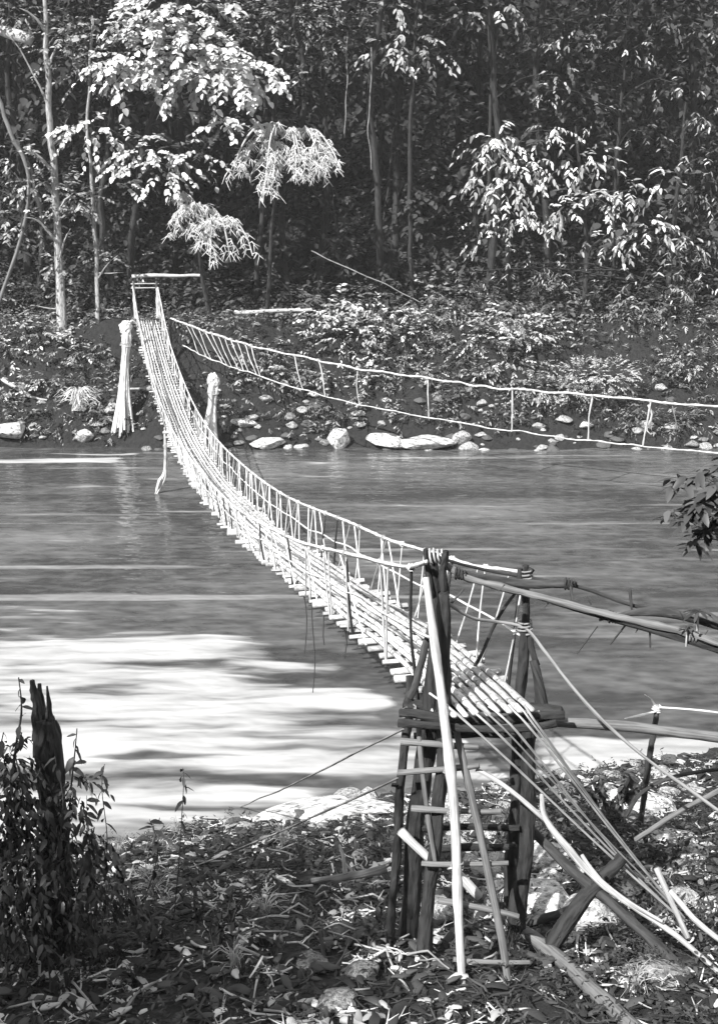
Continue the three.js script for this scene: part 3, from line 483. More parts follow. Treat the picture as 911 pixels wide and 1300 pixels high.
// -- trees that stand out against the dark forest; sunlit crowns painted with paler leaves
const c3 = (p, r, n, s) => [p, r, n, s];
tree('slender_tree', 'slender pale-barked tree forking halfway up, left of the bridge', null, [-14.324, -57.36], [[-14.532, 7.749, -58.6], [-14.56, 12.168, -58.6], [-14.555, 15.2, -58.6], [-14.528, 18.496, -58.6], [-14.419, 21.864, -58.6]], [0.26, 0.2, 0.17, 0.15, 0.11, 0.07], M.trunkPale,
  [c3([-14.459, 7.952, -58.2], [0.9, 0.7, 0.8], 9, 0.28), c3([-15.168, 11.615, -58.2], [1.5, 0.8, 1], 30, 0.26), c3([-13.517, 11.073, -58.2], [1.4, 1.2, 1], 34, 0.26), c3([-15.974, 9.982, -58], [1.4, 0.8, 0.8], 22, 0.26), c3([-13.672, 17.758, -58.2], [2, 1.5, 1], 40, 0.26), c3([-15.568, 19.285, -58.2], [1.8, 0.8, 1], 24, 0.26), c3([-16.003, 13.049, -58.2], [1.2, 0.8, 1], 14, 0.26)], { tone: 0.22, vary: 0.9, geo: LEAF.oval, per: 8, face: 0.35 },
  [[[-14.567, 15.024, -58.6], [-14.991, 16.231, -58.4], [-15.679, 17.69, -58.2], [-16.216, 18.425, -58.1]], [[-14.597, 7.936, -58.6], [-14.087, 9.244, -58.4], [-13.814, 9.613, -58.3]], [[-14.578, 5.743, -58.6], [-15.242, 5.826, -58.5], [-15.747, 5.948, -58.4]]]);
tree('slender_tree', 'thin pale sapling stem between the forked tree and the bridge', null, [-12.766, -58.28], [[-12.966, 7.711, -59.5], [-12.975, 11.092, -59.5], [-12.924, 15.455, -59.5], [-12.487, 19.316, -59.5]], [0.11, 0.1, 0.09, 0.07, 0.05], M.trunkPale, [c3([-12.876, 16.852, -59.3], [1.8, 1.7, 1], 50, 0.28), c3([-12.39, 18.941, -59.3], [1.8, 1.2, 1], 36, 0.26), c3([-13.602, 10.72, -59.3], [1.4, 0.7, 0.8], 20, 0.25), c3([-11.819, 8.099, -59.3], [1.6, 1, 0.8], 14, 0.22)], { tone: 0.2, vary: 0.9, per: 8, face: 0.35 }, [[[-13.018, 7.482, -59.5], [-12.26, 7.449, -59.4], [-11.578, 7.491, -59.3]]]);
tree('slender_tree', 'thin pale trunk leaning left, with the broken limb above', null, [-18.2, -59.2], [[-15.873, 11.823, -59.2], [-16.754, 14.359, -59.2], [-17.245, 16.84, -59.2], [-17.399, 20.635, -59.2]], [0.09, 0.1, 0.1, 0.1, 0.07], M.grey, [c3([-16.489, 12, -59], [1.3, 0.8, 1], 14, 0.28)], { tone: 0.1, vary: 0.8, per: 7 }, [[[-17.362, 18.235, -59.2], [-16.57, 18.656, -59], [-15.935, 18.401, -58.9]]]);
solo('broken_limb', limb([[-16.944, 18.676, -58.9], [-16.197, 18.456, -58.8], [-15.235, 18.167, -58.7]], [0.18, 0.28, 0.3], { sides: 9, step: 0.2, rough: 0.12 }), M.pale, [-16.197, 18.456, -58.8], 'short stub of bleached broken limb high in the left trees', 'limb');
tree('broadleaf_tree', 'broad-leaved tree with sunlight painted into its leaves, spreading above the far end of the bridge', null, [-12.179, -63.6], [[-11.126, 9.224, -59.6], [-10.222, 13.646, -59.3], [-8.904, 17.167, -59], [-8.199, 21.274, -59]], [0.2, 0.17, 0.15, 0.12, 0.08], M.trunkDark,
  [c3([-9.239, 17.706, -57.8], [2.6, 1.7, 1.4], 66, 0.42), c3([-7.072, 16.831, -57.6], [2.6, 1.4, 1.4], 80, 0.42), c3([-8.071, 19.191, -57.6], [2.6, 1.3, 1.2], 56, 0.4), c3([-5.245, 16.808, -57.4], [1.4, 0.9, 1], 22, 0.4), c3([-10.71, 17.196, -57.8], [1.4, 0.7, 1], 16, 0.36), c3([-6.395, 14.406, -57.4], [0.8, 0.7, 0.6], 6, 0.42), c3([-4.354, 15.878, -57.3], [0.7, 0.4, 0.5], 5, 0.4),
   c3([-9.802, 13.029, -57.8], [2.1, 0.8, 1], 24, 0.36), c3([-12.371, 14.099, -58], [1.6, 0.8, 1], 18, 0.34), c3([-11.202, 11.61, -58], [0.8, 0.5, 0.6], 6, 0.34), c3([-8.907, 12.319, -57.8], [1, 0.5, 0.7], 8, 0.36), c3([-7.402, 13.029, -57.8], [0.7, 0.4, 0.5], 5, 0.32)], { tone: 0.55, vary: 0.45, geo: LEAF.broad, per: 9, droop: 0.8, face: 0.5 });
tree('light_leaved_tree', 'loose light-leaved tree hanging over from the top, above the feathery plumes', null, [-5.5, -61.5], [[-4.759, 11.119, -61.3], [-4.063, 15.953, -61], [-2.832, 20.169, -60.5], [-2.419, 22.884, -60.3]], [0.13, 0.12, 0.1, 0.08, 0.06], M.trunkDark, [c3([-3.147, 19.27, -59.2], [2.4, 1.3, 1], 60, 0.26), c3([-4.627, 18.926, -59.2], [1.4, 0.9, 1], 16, 0.26), c3([-1.32, 18.637, -59.6], [1.8, 0.8, 1], 16, 0.24), c3([-2.451, 16.698, -59.5], [1, 0.4, 0.6], 6, 0.24), c3([1.276, 19.745, -59.6], [1, 0.5, 0.6], 7, 0.3), c3([-1.313, 19.848, -59.6], [1.5, 0.8, 0.6], 12, 0.24)], { tone: 0.2, vary: 0.9, per: 8, face: 0.3 });
// -- feathery drooping plumes
function plume(label, base, trunk, arms) {
  const y = groundY(base[0], base[1]), t = thing('feathery_tree', label, 'tree', [base[0], y, base[1]]);
  part('trunk', limb([[base[0], y - 0.3, base[1]], ...trunk], [0.13, 0.1, 0.06], { sides: 7, step: 0.4, wander: 0.06 }), M.trunkDark, t);
  const gs = [];
  for (const [c0, c1, lenX, n0] of arms) for (let q = 0; q < n0; q++) {
    const u = n0 > 1 ? q / (n0 - 1) : 0.5, o = V(c0).lerp(V(c1), rr(0, 0.25)), w = lenX * rr(0.4, 1.25), an = -1.4 + 2.8 * u + rr(-0.3, 0.3), pts = [o, o.clone().add(V(Math.sin(an) * w * 0.45, 0.18 * w, rr(0, 0.5) * w)), o.clone().add(V(Math.sin(an) * w * 0.8, -0.12 * w - 0.25 * w * Math.cos(an), rr(0.1, 0.7) * w)), o.clone().add(V(Math.sin(an) * w, -0.45 * w - 0.55 * w * Math.cos(an), rr(0.1, 0.8) * w))], n = 8, len = 0.62, fan = 1;
    part('bough', limb(pts, [0.06, 0.03], { sides: 6, step: 0.25, wander: 0.03 }), M.pale, t);
    const c = new THREE.CatmullRomCurve3(pts.map(p => V(p)));
    for (let i = 0; i < n * 1.9; i++) {
      const k = rr(0.1, 1), p = c.getPoint(k), a = rr(-1.3, 1.2) * fan + 0.3, b = rr(-0.4, 0.9), L = len * rr(0.45, 1.1) * (0.6 + 0.4 * k);
      const d = V(Math.sin(a), 0.35 * Math.cos(a) - 0.1, b * 0.6).normalize(), e = p.clone().addScaledVector(d, L * 0.5), f = p.clone().addScaledVector(d, L * 0.85).add(V(0, -L * 0.5, 0));
      gs.push(limb([p, e, f], [0.024, 0.026, 0.01], { sides: 4, step: 0.2, rough: 0.2, wander: 0.04 }));
      for (let j = 0; j < 4; j++) { const m = e.clone().lerp(f, rr(-0.3, 0.95)); gs.push(limb([m, m.clone().add(V(rr(-0.3, 0.35), rr(-0.45, -0.1), rr(-0.1, 0.3)))], [0.022, 0.008], { sides: 4, step: 0.3, rough: 0 })); }
    }
  }
  const m = part('plume', mergeGeometries(gs), M.feather, t); m.userData.kind = 'stuff';
}
M.feather = mat(0.62, 0.7, grain, grainB, 0.003);
plume('larger pale feathery tree with drooping plumes below the light-leaved crown', [-4.6, -59.5], [[-4.255, 9.229, -59.3], [-3.636, 13.89, -58.6]], [[[-3.63, 13.884, -58.5], [-2.041, 13.125, -57.6], 2.5, 9], [[-4.122, 13.421, -58.5], [-4.993, 12.666, -57.6], 1.8, 5], [[-3.63, 12.692, -58.2], [-3.461, 11.6, -57.6], 1.8, 5], [[-2.232, 13.206, -57.8], [-1.486, 12.407, -57.3], 1.2, 4]]);
plume('smaller pale feathery tree with plumes drooping beside the bridge end', [-7.4, -59.6], [[-7.782, 7.715, -59.4], [-8.151, 10.64, -58.6]], [[[-8.025, 10.492, -58.2], [-6.85, 9.693, -57.6], 1.5, 6], [[-6.945, 9.801, -57.8], [-5.787, 9.189, -57.3], 1.6, 5], [[-8.696, 11.225, -58.6], [-8.098, 10.564, -58.2], 0.5, 2]]);
// -- brighter clusters on the right, their sunlight put into the leaf tone
tree('sun_toned_tree', 'dark tree with a ring of bright leaves, top of the forest', null, [2.8, -62.5], [[2.58, 10.743, -62], [2.69, 16.733, -61.5], [2.8, 21.649, -61]], [0.13, 0.11, 0.09, 0.06], M.trunkDark, [c3([1.287, 17.765, -59.6], [0.8, 0.5, 0.6], 8, 0.38), c3([2.587, 18.289, -59.6], [1.2, 0.5, 0.6], 9, 0.38), c3([3.343, 17.519, -59.6], [1, 0.5, 0.6], 9, 0.36), c3([1.646, 19.745, -59.6], [0.8, 0.4, 0.6], 7, 0.38)], { tone: 0.3, vary: 0.6, per: 7, droop: 1, geo: LEAF.oval, face: 0.3 });
tree('sun_toned_tree', 'tall tree with flecks of bright leaves in the upper right forest', null, [13.5, -63.5], [[13.066, 11.528, -62.6], [13.054, 16.787, -62], [13.076, 21.392, -61.5]], [0.12, 0.1, 0.08, 0.06], M.trunkDark, [c3([12.931, 17.992, -60], [1.6, 0.8, 0.8], 9, 0.3), c3([8.883, 15.859, -60], [1.2, 0.8, 0.8], 7, 0.26), c3([15.3, 16.217, -60], [1.4, 0.8, 0.8], 8, 0.3), c3([9.928, 17.992, -60], [1.4, 1, 0.8], 9, 0.28), c3([16.26, 18.694, -60], [1.2, 1, 0.8], 8, 0.3), c3([11.589, 14.778, -60], [1, 0.8, 0.8], 6, 0.26), c3([13.799, 14.019, -59.5], [1.4, 0.6, 0.8], 8, 0.3)], { tone: 0.22, vary: 1.2, per: 5, geo: LEAF.mid, droop: 0.8, face: 0.4 });
tree('sun_toned_tree', 'dark tree with bright hanging leaves, right of the ringed one', null, [7.0, -63], [[6.603, 11.524, -62.4], [6.615, 16.787, -62], [7.003, 21.392, -61.5]], [0.12, 0.1, 0.08, 0.06], M.trunkDark, [c3([4.983, 19.4, -59.6], [0.9, 0.5, 0.6], 8, 0.4), c3([6.825, 19.745, -59.6], [1.1, 0.5, 0.6], 9, 0.4), c3([10.452, 18.869, -60], [1.5, 1, 0.8], 12, 0.24), c3([14.73, 19.218, -60], [0.8, 0.6, 0.6], 6, 0.34), c3([9.612, 16.574, -60], [0.8, 0.8, 0.6], 5, 0.28)], { tone: 0.24, vary: 0.8, per: 6, droop: 1, face: 0.3 });
tree('sun_toned_tree', 'tree with thick clusters of long bright leaves above the round bushes', null, [7.92, -61.72], [[7.245, 8.123, -58.6], [6.941, 11.076, -58.4], [7.202, 13.936, -58.2]], [0.14, 0.12, 0.1, 0.05], M.trunkDark, [c3([6.226, 13.371, -57.6], [1.1, 0.8, 0.7], 20, 0.4), c3([6.628, 11.776, -57.5], [1.5, 0.8, 0.8], 26, 0.42), c3([8.115, 12.316, -57.7], [0.9, 0.6, 0.6], 10, 0.36), c3([7.438, 9.983, -57.6], [1.6, 0.7, 0.8], 18, 0.28), c3([9.023, 13.923, -58], [1, 0.6, 0.6], 9, 0.3), c3([5.986, 9.253, -57.8], [1, 0.9, 0.7], 10, 0.26)], { tone: 0.42, vary: 0.9, per: 7, geo: LEAF.mid, droop: 1.2, face: 0.5 });
tree('sun_toned_tree', 'leaning tree with scattered bright leaves near the right edge of the forest', null, [10.956, -58.28], [[11.088, 8.491, -58.8], [10.665, 11.079, -58.6], [10.184, 14.302, -58.4]], [0.15, 0.12, 0.1, 0.05], M.trunkDark, [c3([10.667, 12.666, -57.6], [1.3, 0.9, 0.7], 18, 0.42), c3([9.826, 10.416, -57.5], [1.2, 0.5, 0.7], 12, 0.42), c3([11.494, 10.884, -57.6], [1, 0.6, 0.7], 12, 0.44), c3([12.796, 11.245, -57.7], [1.2, 0.5, 0.7], 12, 0.38), c3([13.809, 9.439, -57.6], [1.4, 0.8, 0.7], 20, 0.4), c3([14.397, 11.957, -57.6], [0.6, 0.3, 0.5], 4, 0.6), c3([11.781, 8.892, -57.6], [1.2, 0.6, 0.7], 10, 0.34)], { tone: 0.4, vary: 1, per: 6, geo: LEAF.mid, droop: 1, face: 0.5 });
tree('sun_toned_tree', 'dim tree with small flecked leaves behind the second rope line', null, [14.951, -57.26], [[15.237, 8.102, -59.2], [15.375, 11.085, -59], [15.359, 15.376, -58.6]], [0.15, 0.12, 0.1, 0.05], M.trunkDark, [c3([15.875, 14.594, -57.6], [1.2, 0.5, 0.7], 12, 0.36), c3([14.239, 7.028, -58], [2, 1.2, 0.9], 26, 0.32), c3([13.182, 5.523, -58], [1.6, 0.9, 0.9], 18, 0.3), c3([16.304, 7.402, -58], [1.4, 1.5, 0.9], 18, 0.34), c3([15.862, 11.07, -58], [1.4, 1, 0.8], 18, 0.34), c3([16.251, 12.675, -57.8], [1.3, 0.6, 0.8], 12, 0.34), c3([15.581, 8.887, -57.8], [1.6, 0.8, 0.8], 20, 0.36), c3([10.075, 7.392, -58.2], [1.8, 1, 0.9], 20, 0.26), c3([7.777, 7.765, -58.2], [1.8, 1.2, 0.9], 22, 0.24), c3([12.037, 6.265, -58.2], [1.8, 1, 0.9], 20, 0.26), c3([15.776, 5.179, -57.6], [1.8, 0.9, 0.9], 22, 0.26), c3([5.141, 7.382, -58.4], [1.2, 1, 0.9], 8, 0.24)], { tone: 0.2, vary: 1.4, per: 5, geo: LEAF.lance, droop: 0.9, face: 0.4 });
// -- hanging lianas
for (const [pts, l] of [[[[-0.547, 18.765, -60.5], [-0.591, 16.267, -60.5], [-0.712, 13.893, -60.4]], 'shorter thin liana hanging in the dark middle of the forest'], [[[0.587, 18.057, -60.5], [0.518, 14.816, -60.5], [0.6, 12.415, -60.4]], 'longer thin liana hanging beside the shorter one'], [[[-2.305, 8.574, -58.5], [-0.59, 7.761, -58.3], [1.317, 6.942, -58.2], [3.035, 6.09, -58]], 'slack liana slanting down to the bank bushes']])
  solo('liana', limb(pts, [0.03, 0.025], { sides: 5, step: 0.3, rough: 0.25, wander: 0.08 }), M.ropeMid, pts[0], l, 'liana');
// -- bushes on the far bank
function bush(name, label, group, at, clumps, opt) {
  const y = groundY(at[0], at[1]), b = thing(name, label, 'bush', [at[0], y, at[1]], group);
  const gs = []; for (let i = 0; i < 5; i++) { const c = pick(clumps)[0]; gs.push(limb([[at[0] + rr(-0.15, 0.15), y - 0.15, at[1] + rr(-0.15, 0.15)], [(at[0] + c[0]) / 2, (y + c[1]) / 2 + 0.2, (at[1] + c[2]) / 2], c], [0.035, 0.012], { sides: 5, step: 0.4, wander: 0.05 })); }
  part('stems', mergeGeometries(gs), M.trunkDark, b);
  foliage('leaves', b, clumps, { m: M.leafMatt, ...opt });
  return b;
}
bush('pale_bush', 'pale leafy bush beneath the level pale pole on the far bank', null, [-0.575, -55.64], [c3([-0.763, 6.013, -56.5], [1.2, 0.7, 0.8], 16, 0.3), c3([-1.317, 5.485, -56.2], [1.4, 0.7, 0.8], 20, 0.26), c3([-0.573, 4.603, -55.8], [1.6, 0.8, 0.8], 24, 0.26), c3([0.539, 5.117, -56.2], [1.4, 0.9, 0.8], 24, 0.22)], { tone: 0.4, vary: 0.8, face: 0.4, per: 8 });
bush('pale_bush', 'fine-leaved pale bush beside the slack liana', null, [2.404, -55.96], [c3([2.211, 4.757, -56.1], [1.8, 1, 0.9], 44, 0.19), c3([1.47, 5.652, -56.4], [1.4, 0.8, 0.8], 28, 0.19), c3([3.144, 5.652, -56.4], [1.2, 0.7, 0.8], 20, 0.18), c3([1.641, 3.726, -55.4], [1.6, 0.6, 0.8], 22, 0.18)], { tone: 0.33, vary: 1, face: 0.4 });
bush('pale_bush', 'tall pale bush below the cluster-leaved tree', null, [6.878, -55.96], [c3([6.822, 5.502, -56], [1.5, 0.9, 0.9], 36, 0.22), c3([6.074, 4.613, -55.7], [1.7, 0.8, 0.9], 38, 0.22), c3([7.928, 4.786, -55.8], [1.5, 0.7, 0.9], 30, 0.22), c3([7.152, 3.566, -55.2], [1.8, 0.7, 0.9], 30, 0.2)], { tone: 0.33, vary: 1, face: 0.4 });
bush('round_bush', 'rounded dome-shaped bush above the second rope line', null, [11.505, -55], [c3([11.316, 3.035, -54.2], [1.5, 0.75, 0.9], 120, 0.13), c3([10.19, 3.107, -54.2], [0.9, 0.55, 0.8], 60, 0.13)], { tone: 0.42, vary: 0.5, shell: 0.12, droop: 0.3, face: 0.2 });
bush('round_bush', 'low flat-topped bush touching the dome-shaped bush', null, [8.964, -54.68], [c3([8.991, 2.51, -53.8], [1.9, 0.5, 0.9], 110, 0.13)], { tone: 0.38, vary: 0.5, shell: 0.2, droop: 0.3 });
bush('round_bush', 'low rounded bush at the right end of the far bank', null, [16.249, -55.32], [c3([15.992, 3.59, -55], [1.8, 0.7, 0.9], 80, 0.16)], { tone: 0.32, vary: 0.6, shell: 0.2 });
bush('low_bush', 'low spreading bush under the second rope line', null, [14.208, -53.32], [c3([14.332, 1.118, -53.2], [2.2, 0.5, 0.9], 40, 0.22), c3([12.408, 1.431, -53.5], [1.5, 0.5, 0.8], 20, 0.22)], { tone: 0.14, vary: 0.8, geo: LEAF.lance });
for (const [x, y, s, t, n] of [[40, 440, 1.2, 0.14, 20], [75, 450, 1.1, 0.16, 20], [15, 470, 1.2, 0.18, 20], [90, 470, 1, 0.12, 16], [130, 520, 0.8, 0.1, 10], [20, 510, 1, 0.2, 14], [60, 500, 0.8, 0.16, 10], [330, 480, 1.1, 0.1, 18], [370, 500, 1.1, 0.13, 18], [420, 500, 1, 0.16, 18], [470, 505, 1.1, 0.18, 20], [530, 505, 1.1, 0.15, 20], [580, 470, 1.3, 0.14, 24], [600, 510, 1.1, 0.12, 18], [690, 530, 1, 0.1, 14], [740, 530, 1, 0.08, 12], [310, 510, 0.7, 0.16, 10], [360, 430, 1, 0.05, 14], [560, 420, 1.2, 0.09, 16], [710, 440, 1.3, 0.06, 16], [800, 440, 1.3, 0.06, 16], [860, 500, 1.3, 0.07, 16], [560, 545, 0.7, 0.06, 10], [640, 560, 0.6, 0.05, 8], [230, 515, 0.6, 0.05, 8], [120, 540, 0.5, 0.05, 6], [420, 530, 0.7, 0.05, 8]]) {
  const [bx, bz] = farPick(x, y), by = groundY(bx, bz);
  bush('bank_bush', 'small leafy bush on the slope of the far bank', 'small bushes on the far bank slope', [bx, bz], [[[bx, by + 0.35 * s, bz + 0.2], [1.1 * s, 0.5 * s, 0.7 * s], Math.round(n * 1.5), rr(0.15, 0.25)]], { tone: t * 1.7, vary: 1.1, geo: pick([LEAF.oval, LEAF.mid]), face: 0.35, per: 7 });
}
function farPick(px, py) { // a spot on the far bank's slope, by its place across and up the bank
  const up = (575 - py) / 150, d = 52.8 + 5 * Math.min(1.1, up); return [(px - 455.5) / 1500 * (d * 0.97 + 2), -d];
}
for (let i = 0; i < 34; i++) { // shrubs along the top of the bank, running into the forest
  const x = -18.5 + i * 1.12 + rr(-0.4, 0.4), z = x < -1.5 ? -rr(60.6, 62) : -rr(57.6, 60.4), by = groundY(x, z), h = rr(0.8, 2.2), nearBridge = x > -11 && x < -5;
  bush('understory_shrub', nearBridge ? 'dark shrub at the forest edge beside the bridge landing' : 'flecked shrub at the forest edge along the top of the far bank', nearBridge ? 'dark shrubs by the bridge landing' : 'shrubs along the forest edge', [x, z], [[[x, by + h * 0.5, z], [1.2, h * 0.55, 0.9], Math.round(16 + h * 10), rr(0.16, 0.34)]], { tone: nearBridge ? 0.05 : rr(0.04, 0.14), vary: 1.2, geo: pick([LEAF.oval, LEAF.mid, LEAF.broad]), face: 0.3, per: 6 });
}
// -- pale poles and logs on the far bank
for (const [a, b, r, l] of [[[-11.292, 7.267, -60], [-7.704, 7.324, -59.6], 0.1, 'level pale pole behind the gateway of the bridge'], [[-6.127, 5.597, -59], [-2.29, 5.758, -58.4], 0.11, 'level pale pole at the top of the far bank'], [[-17.852, 4.992, -58], [-14.498, 4.887, -57.9], 0.08, 'pale pole lying at the foot of the forked tree'], [[-13.991, 4.936, -58.2], [-11.37, 5.012, -58.2], 0.06, 'thin pale pole lying between forked tree and bridge'], [[-11.139, 2.404, -54.8], [-9.801, 2.381, -54.7], 0.06, 'short pale pole beside the taller vine bundle'], [[-16.568, 2.832, -54.9], [-15.292, 2.064, -54.6], 0.11, 'pale log end slanting down the left of the far bank'], [[4.613, 5.744, -57.6], [5.022, 2.995, -56.8], 0.05, 'thin pale dead stem standing among bank bushes'], [[-15.582, 2.101, -54.6], [-14.498, 1.88, -54.6], 0.06, 'thin stick at the foot of the slanting pale log']])
  solo('pale_pole', limb([a, V(a).lerp(V(b), 0.5), b], [r, r * 0.8], { sides: 7, step: 0.25, rough: 0.15, wander: 0.06 }), M.pale, a, l, 'pole');
{ // tuft of dead straw
  const [x, z] = [-12.955, -54.22], y = groundY(x, z), t = thing('straw_tuft', 'bright tuft of dry grass on the far bank slope', 'grass tuft', [x, y, z]), gs = [];
  for (let i = 0; i < 160; i++) { const a = rr(0, 6.28), l = rr(0.6, 1.5), q = rr(0.1, 1.1); gs.push(limb([[x + rr(-0.3, 0.3), y, z + rr(-0.2, 0.2)], [x + Math.cos(a) * q * 0.5, y + l * 0.75, z + Math.sin(a) * q * 0.4], [x + Math.cos(a) * q * 1.1, y + l * rr(0.3, 0.8), z + Math.sin(a) * q * 0.8]], [0.025, 0.008], { sides: 3, step: 0.3, rough: 0 })); }
  part('blades', mergeGeometries(gs), mat(0.75, 0.8), t).userData.kind = 'stuff';
}

// ---------------------------------------------------------------- rocks
const rockGeos = Array.from({ length: 8 }, (_, k) => {
  let q = new THREE.IcosahedronGeometry(1, 6); const p = q.attributes.position, v = V(0, 0, 0), pl = [];
  for (let i = 0; i < 13; i++) pl.push([V(rr(-1, 1), rr(-0.9, 1), rr(-1, 1)).normalize(), rr(0.62, 0.95)]);
  for (let i = 0; i < p.count; i++) { v.fromBufferAttribute(p, i).normalize(); let r = 1.05; for (const [n, d] of pl) { const c = n.dot(v); if (c > 0.05) { const h = d / c; r = Math.min(r, h) - 0.015 * Math.exp(-Math.abs(r - h) * 30); } } r *= 1 + 0.08 * fbm(v.x * 3, v.y * 3, v.z * 3 + k * 9, 4); p.setXYZ(i, v.x * r, v.y * r * 0.7, v.z * r); }
  const uv = q.attributes.uv; for (let i = 0; i < p.count; i++) uv.setXY(i, p.getX(i) * 1.1 + p.getZ(i) * 0.4, p.getY(i) * 1.3 + p.getZ(i));
  q = toCreasedNormals(q, 0.6); const P0 = q.attributes.position, U = q.attributes.uv, a = V(0, 0, 0), b = V(0, 0, 0), c = V(0, 0, 0);
  for (let i = 0; i < P0.count; i += 3) { a.fromBufferAttribute(P0, i); b.fromBufferAttribute(P0, i + 1); c.fromBufferAttribute(P0, i + 2); const n = b.clone().sub(a).cross(c.clone().sub(a)), m = Math.max(Math.abs(n.x), Math.abs(n.y), Math.abs(n.z)); [a, b, c].forEach((v, j) => Math.abs(n.x) === m ? U.setXY(i + j, v.z, v.y) : Math.abs(n.y) === m ? U.setXY(i + j, v.x, v.z) : U.setXY(i + j, v.x, v.y)); }
  return q;
});
function rock(x, z, s, m, label, group, sq = [1, 1, 1], sink = 0.25, yaw = rr(0, 6.28), name = s > 0.35 ? 'boulder' : 'stone') {
  const r = shade(new THREE.Mesh(pick(rockGeos), m)); r.name = numbered(name);
  r.position.set(x, Math.max(groundY(x, z), -0.15) + s * sq[1] * (0.55 - sink), z); r.scale.set(s * sq[0], s * sq[1], s * sq[2]); r.rotation.set(rr(-0.15, 0.15), yaw, rr(-0.15, 0.15)); scene.add(r);
  return tag(r, label, s > 0.35 ? 'boulder' : 'stone', group);
}
for (const [q, s, k, l, sq] of [[[-0.877, -52.82], 0.75, 2, 'upright pale boulder on the far shoreline', [0.75, 1.3, 0.7]], [[-4.051, -52.64], 0.75, 2, 'flat pale boulder on the far shore near the shorter vine bundle', [1.2, 0.6, 0.8]], [[-5.233, -53.22], 0.5, 2, 'small pale boulder above the flat one on the far shore', [1.2, 0.6, 0.8]], [[1.231, -52.64], 0.7, 2, 'long pale rock slab at the foot of the bank bushes', [1.4, 0.55, 0.9]], [[3.009, -52.48], 0.95, 2, 'largest pale rock slab at the far waterline', [1.4, 0.5, 0.9]], [[4.622, -52.64], 0.45, 1, 'round grey boulder right of the pale rock slabs', [1, 1, 1]], [[-15.878, -53.22], 0.8, 2, 'big pale boulder at the left end of the far shore', [1.1, 0.85, 0.9]], [[-12.521, -53.14], 0.45, 2, 'pale boulder leaning at the far waterline under the straw tuft', [1, 1, 1]], [[-11.331, -54.32], 0.45, 1, 'pale boulder beside the foot of the taller vine bundle', [1.1, 0.9, 1]]])
  rock(q[0], q[1], s, M.stone[k], l, null, sq, 0.2, rr(-0.3, 0.3));
for (let i = 0; i < 200; i++) {
  const x = rr(-18, 19), e = Math.pow(rnd(), 1.7) * 2.6, s = rr(0.07, 0.34) * (rnd() < 0.2 ? 1.3 : 1); const z = -(farShoreAt(x) + e - 0.15);
  rock(x, z, Math.min(0.35, s), rnd() < 0.65 ? pick(M.stone) : M.stoneDark, 'small stone along the far waterline', 'stones along the far waterline', [rr(0.9, 1.4), rr(0.6, 1), 1], 0.5, rr(0, 6.28), 'shore_stone');
}
{ // low growth over the far bank and forest floor
  const o = new THREE.Group(); const cl = [];
  for (let i = 0; i < 3800; i++) { const x = rr(-20, 20), d = rr(53.1, 60.5), y = groundY(x, -d); if (fbm(x * 0.45, d * 0.6, 41, 3) < rr(-0.3, 0.22)) continue; cl.push([[x, y + 0.15, -d], [0.5, 0.3, 0.4], 2, rr(0.12, 0.26)]); }
  const im = foliage('bank_undergrowth', o, cl, { tone: 0.12, vary: 1.6, per: 7, geo: LEAF.mid, m: M.leafMatt, face: 0.3 }); scene.add(im);
  tag(im, 'low dark undergrowth carpeting the far bank', 'undergrowth', null, 'stuff');
  const o2 = new THREE.Group(), c2 = [];
  for (let i = 0; i < 700; i++) { const x = rr(-24, 24), d = rr(60.5, 74), y = groundY(x, -d); c2.push([[x, y + 0.8, -d], [1, 1.4, 0.8], 4, rr(0.3, 0.5)]); }
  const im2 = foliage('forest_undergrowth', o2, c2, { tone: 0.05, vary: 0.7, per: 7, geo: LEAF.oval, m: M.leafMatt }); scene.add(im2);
  tag(im2, 'dark undergrowth between the trunks of the far forest', 'undergrowth', null, 'stuff');
}

// ---------------------------------------------------------------- near bank
const gp = ([x, z], up = 0) => [x, groundY(x, z) + up, z];
{ // splintered stump on the left
  const b = gp([-3.283, -11.28]), S = thing('splintered_stump', 'tall dark splintered stump with jagged top at the water side', 'stump', b);
  part('trunk', limb([[b[0], b[1] - 0.2, b[2]], [-3.243, 3.787, -11.4], [-3.232, 4.815, -11.35], [-3.243, 5.151, -11.35]], [0.17, 0.14, 0.125, 0.1], { sides: 11, step: 0.1, rough: 0.2 }), M.dark, S);
  for (const [pts, r] of [[[[-3.32, 4.726, -11.35], [-3.312, 5.213, -11.35], [-3.339, 5.59, -11.3]], [0.09, 0.07, 0.025]], [[[-3.355, 4.881, -11.4], [-3.299, 5.235, -11.4], [-3.297, 5.515, -11.4]], [0.07, 0.05, 0.02]], [[[-3.19, 4.75, -11.3], [-3.184, 5.235, -11.3], [-3.189, 5.53, -11.3]], [0.07, 0.035, 0.01]], [[[-3.177, 4.566, -11.4], [-3.144, 4.97, -11.4], [-3.16, 5.103, -11.4]], [0.06, 0.05, 0.02]]])
    part('splinter', limb(pts, r, { sides: 6, step: 0.06, rough: 0.25 }), M.dark, S.children[0]);
}
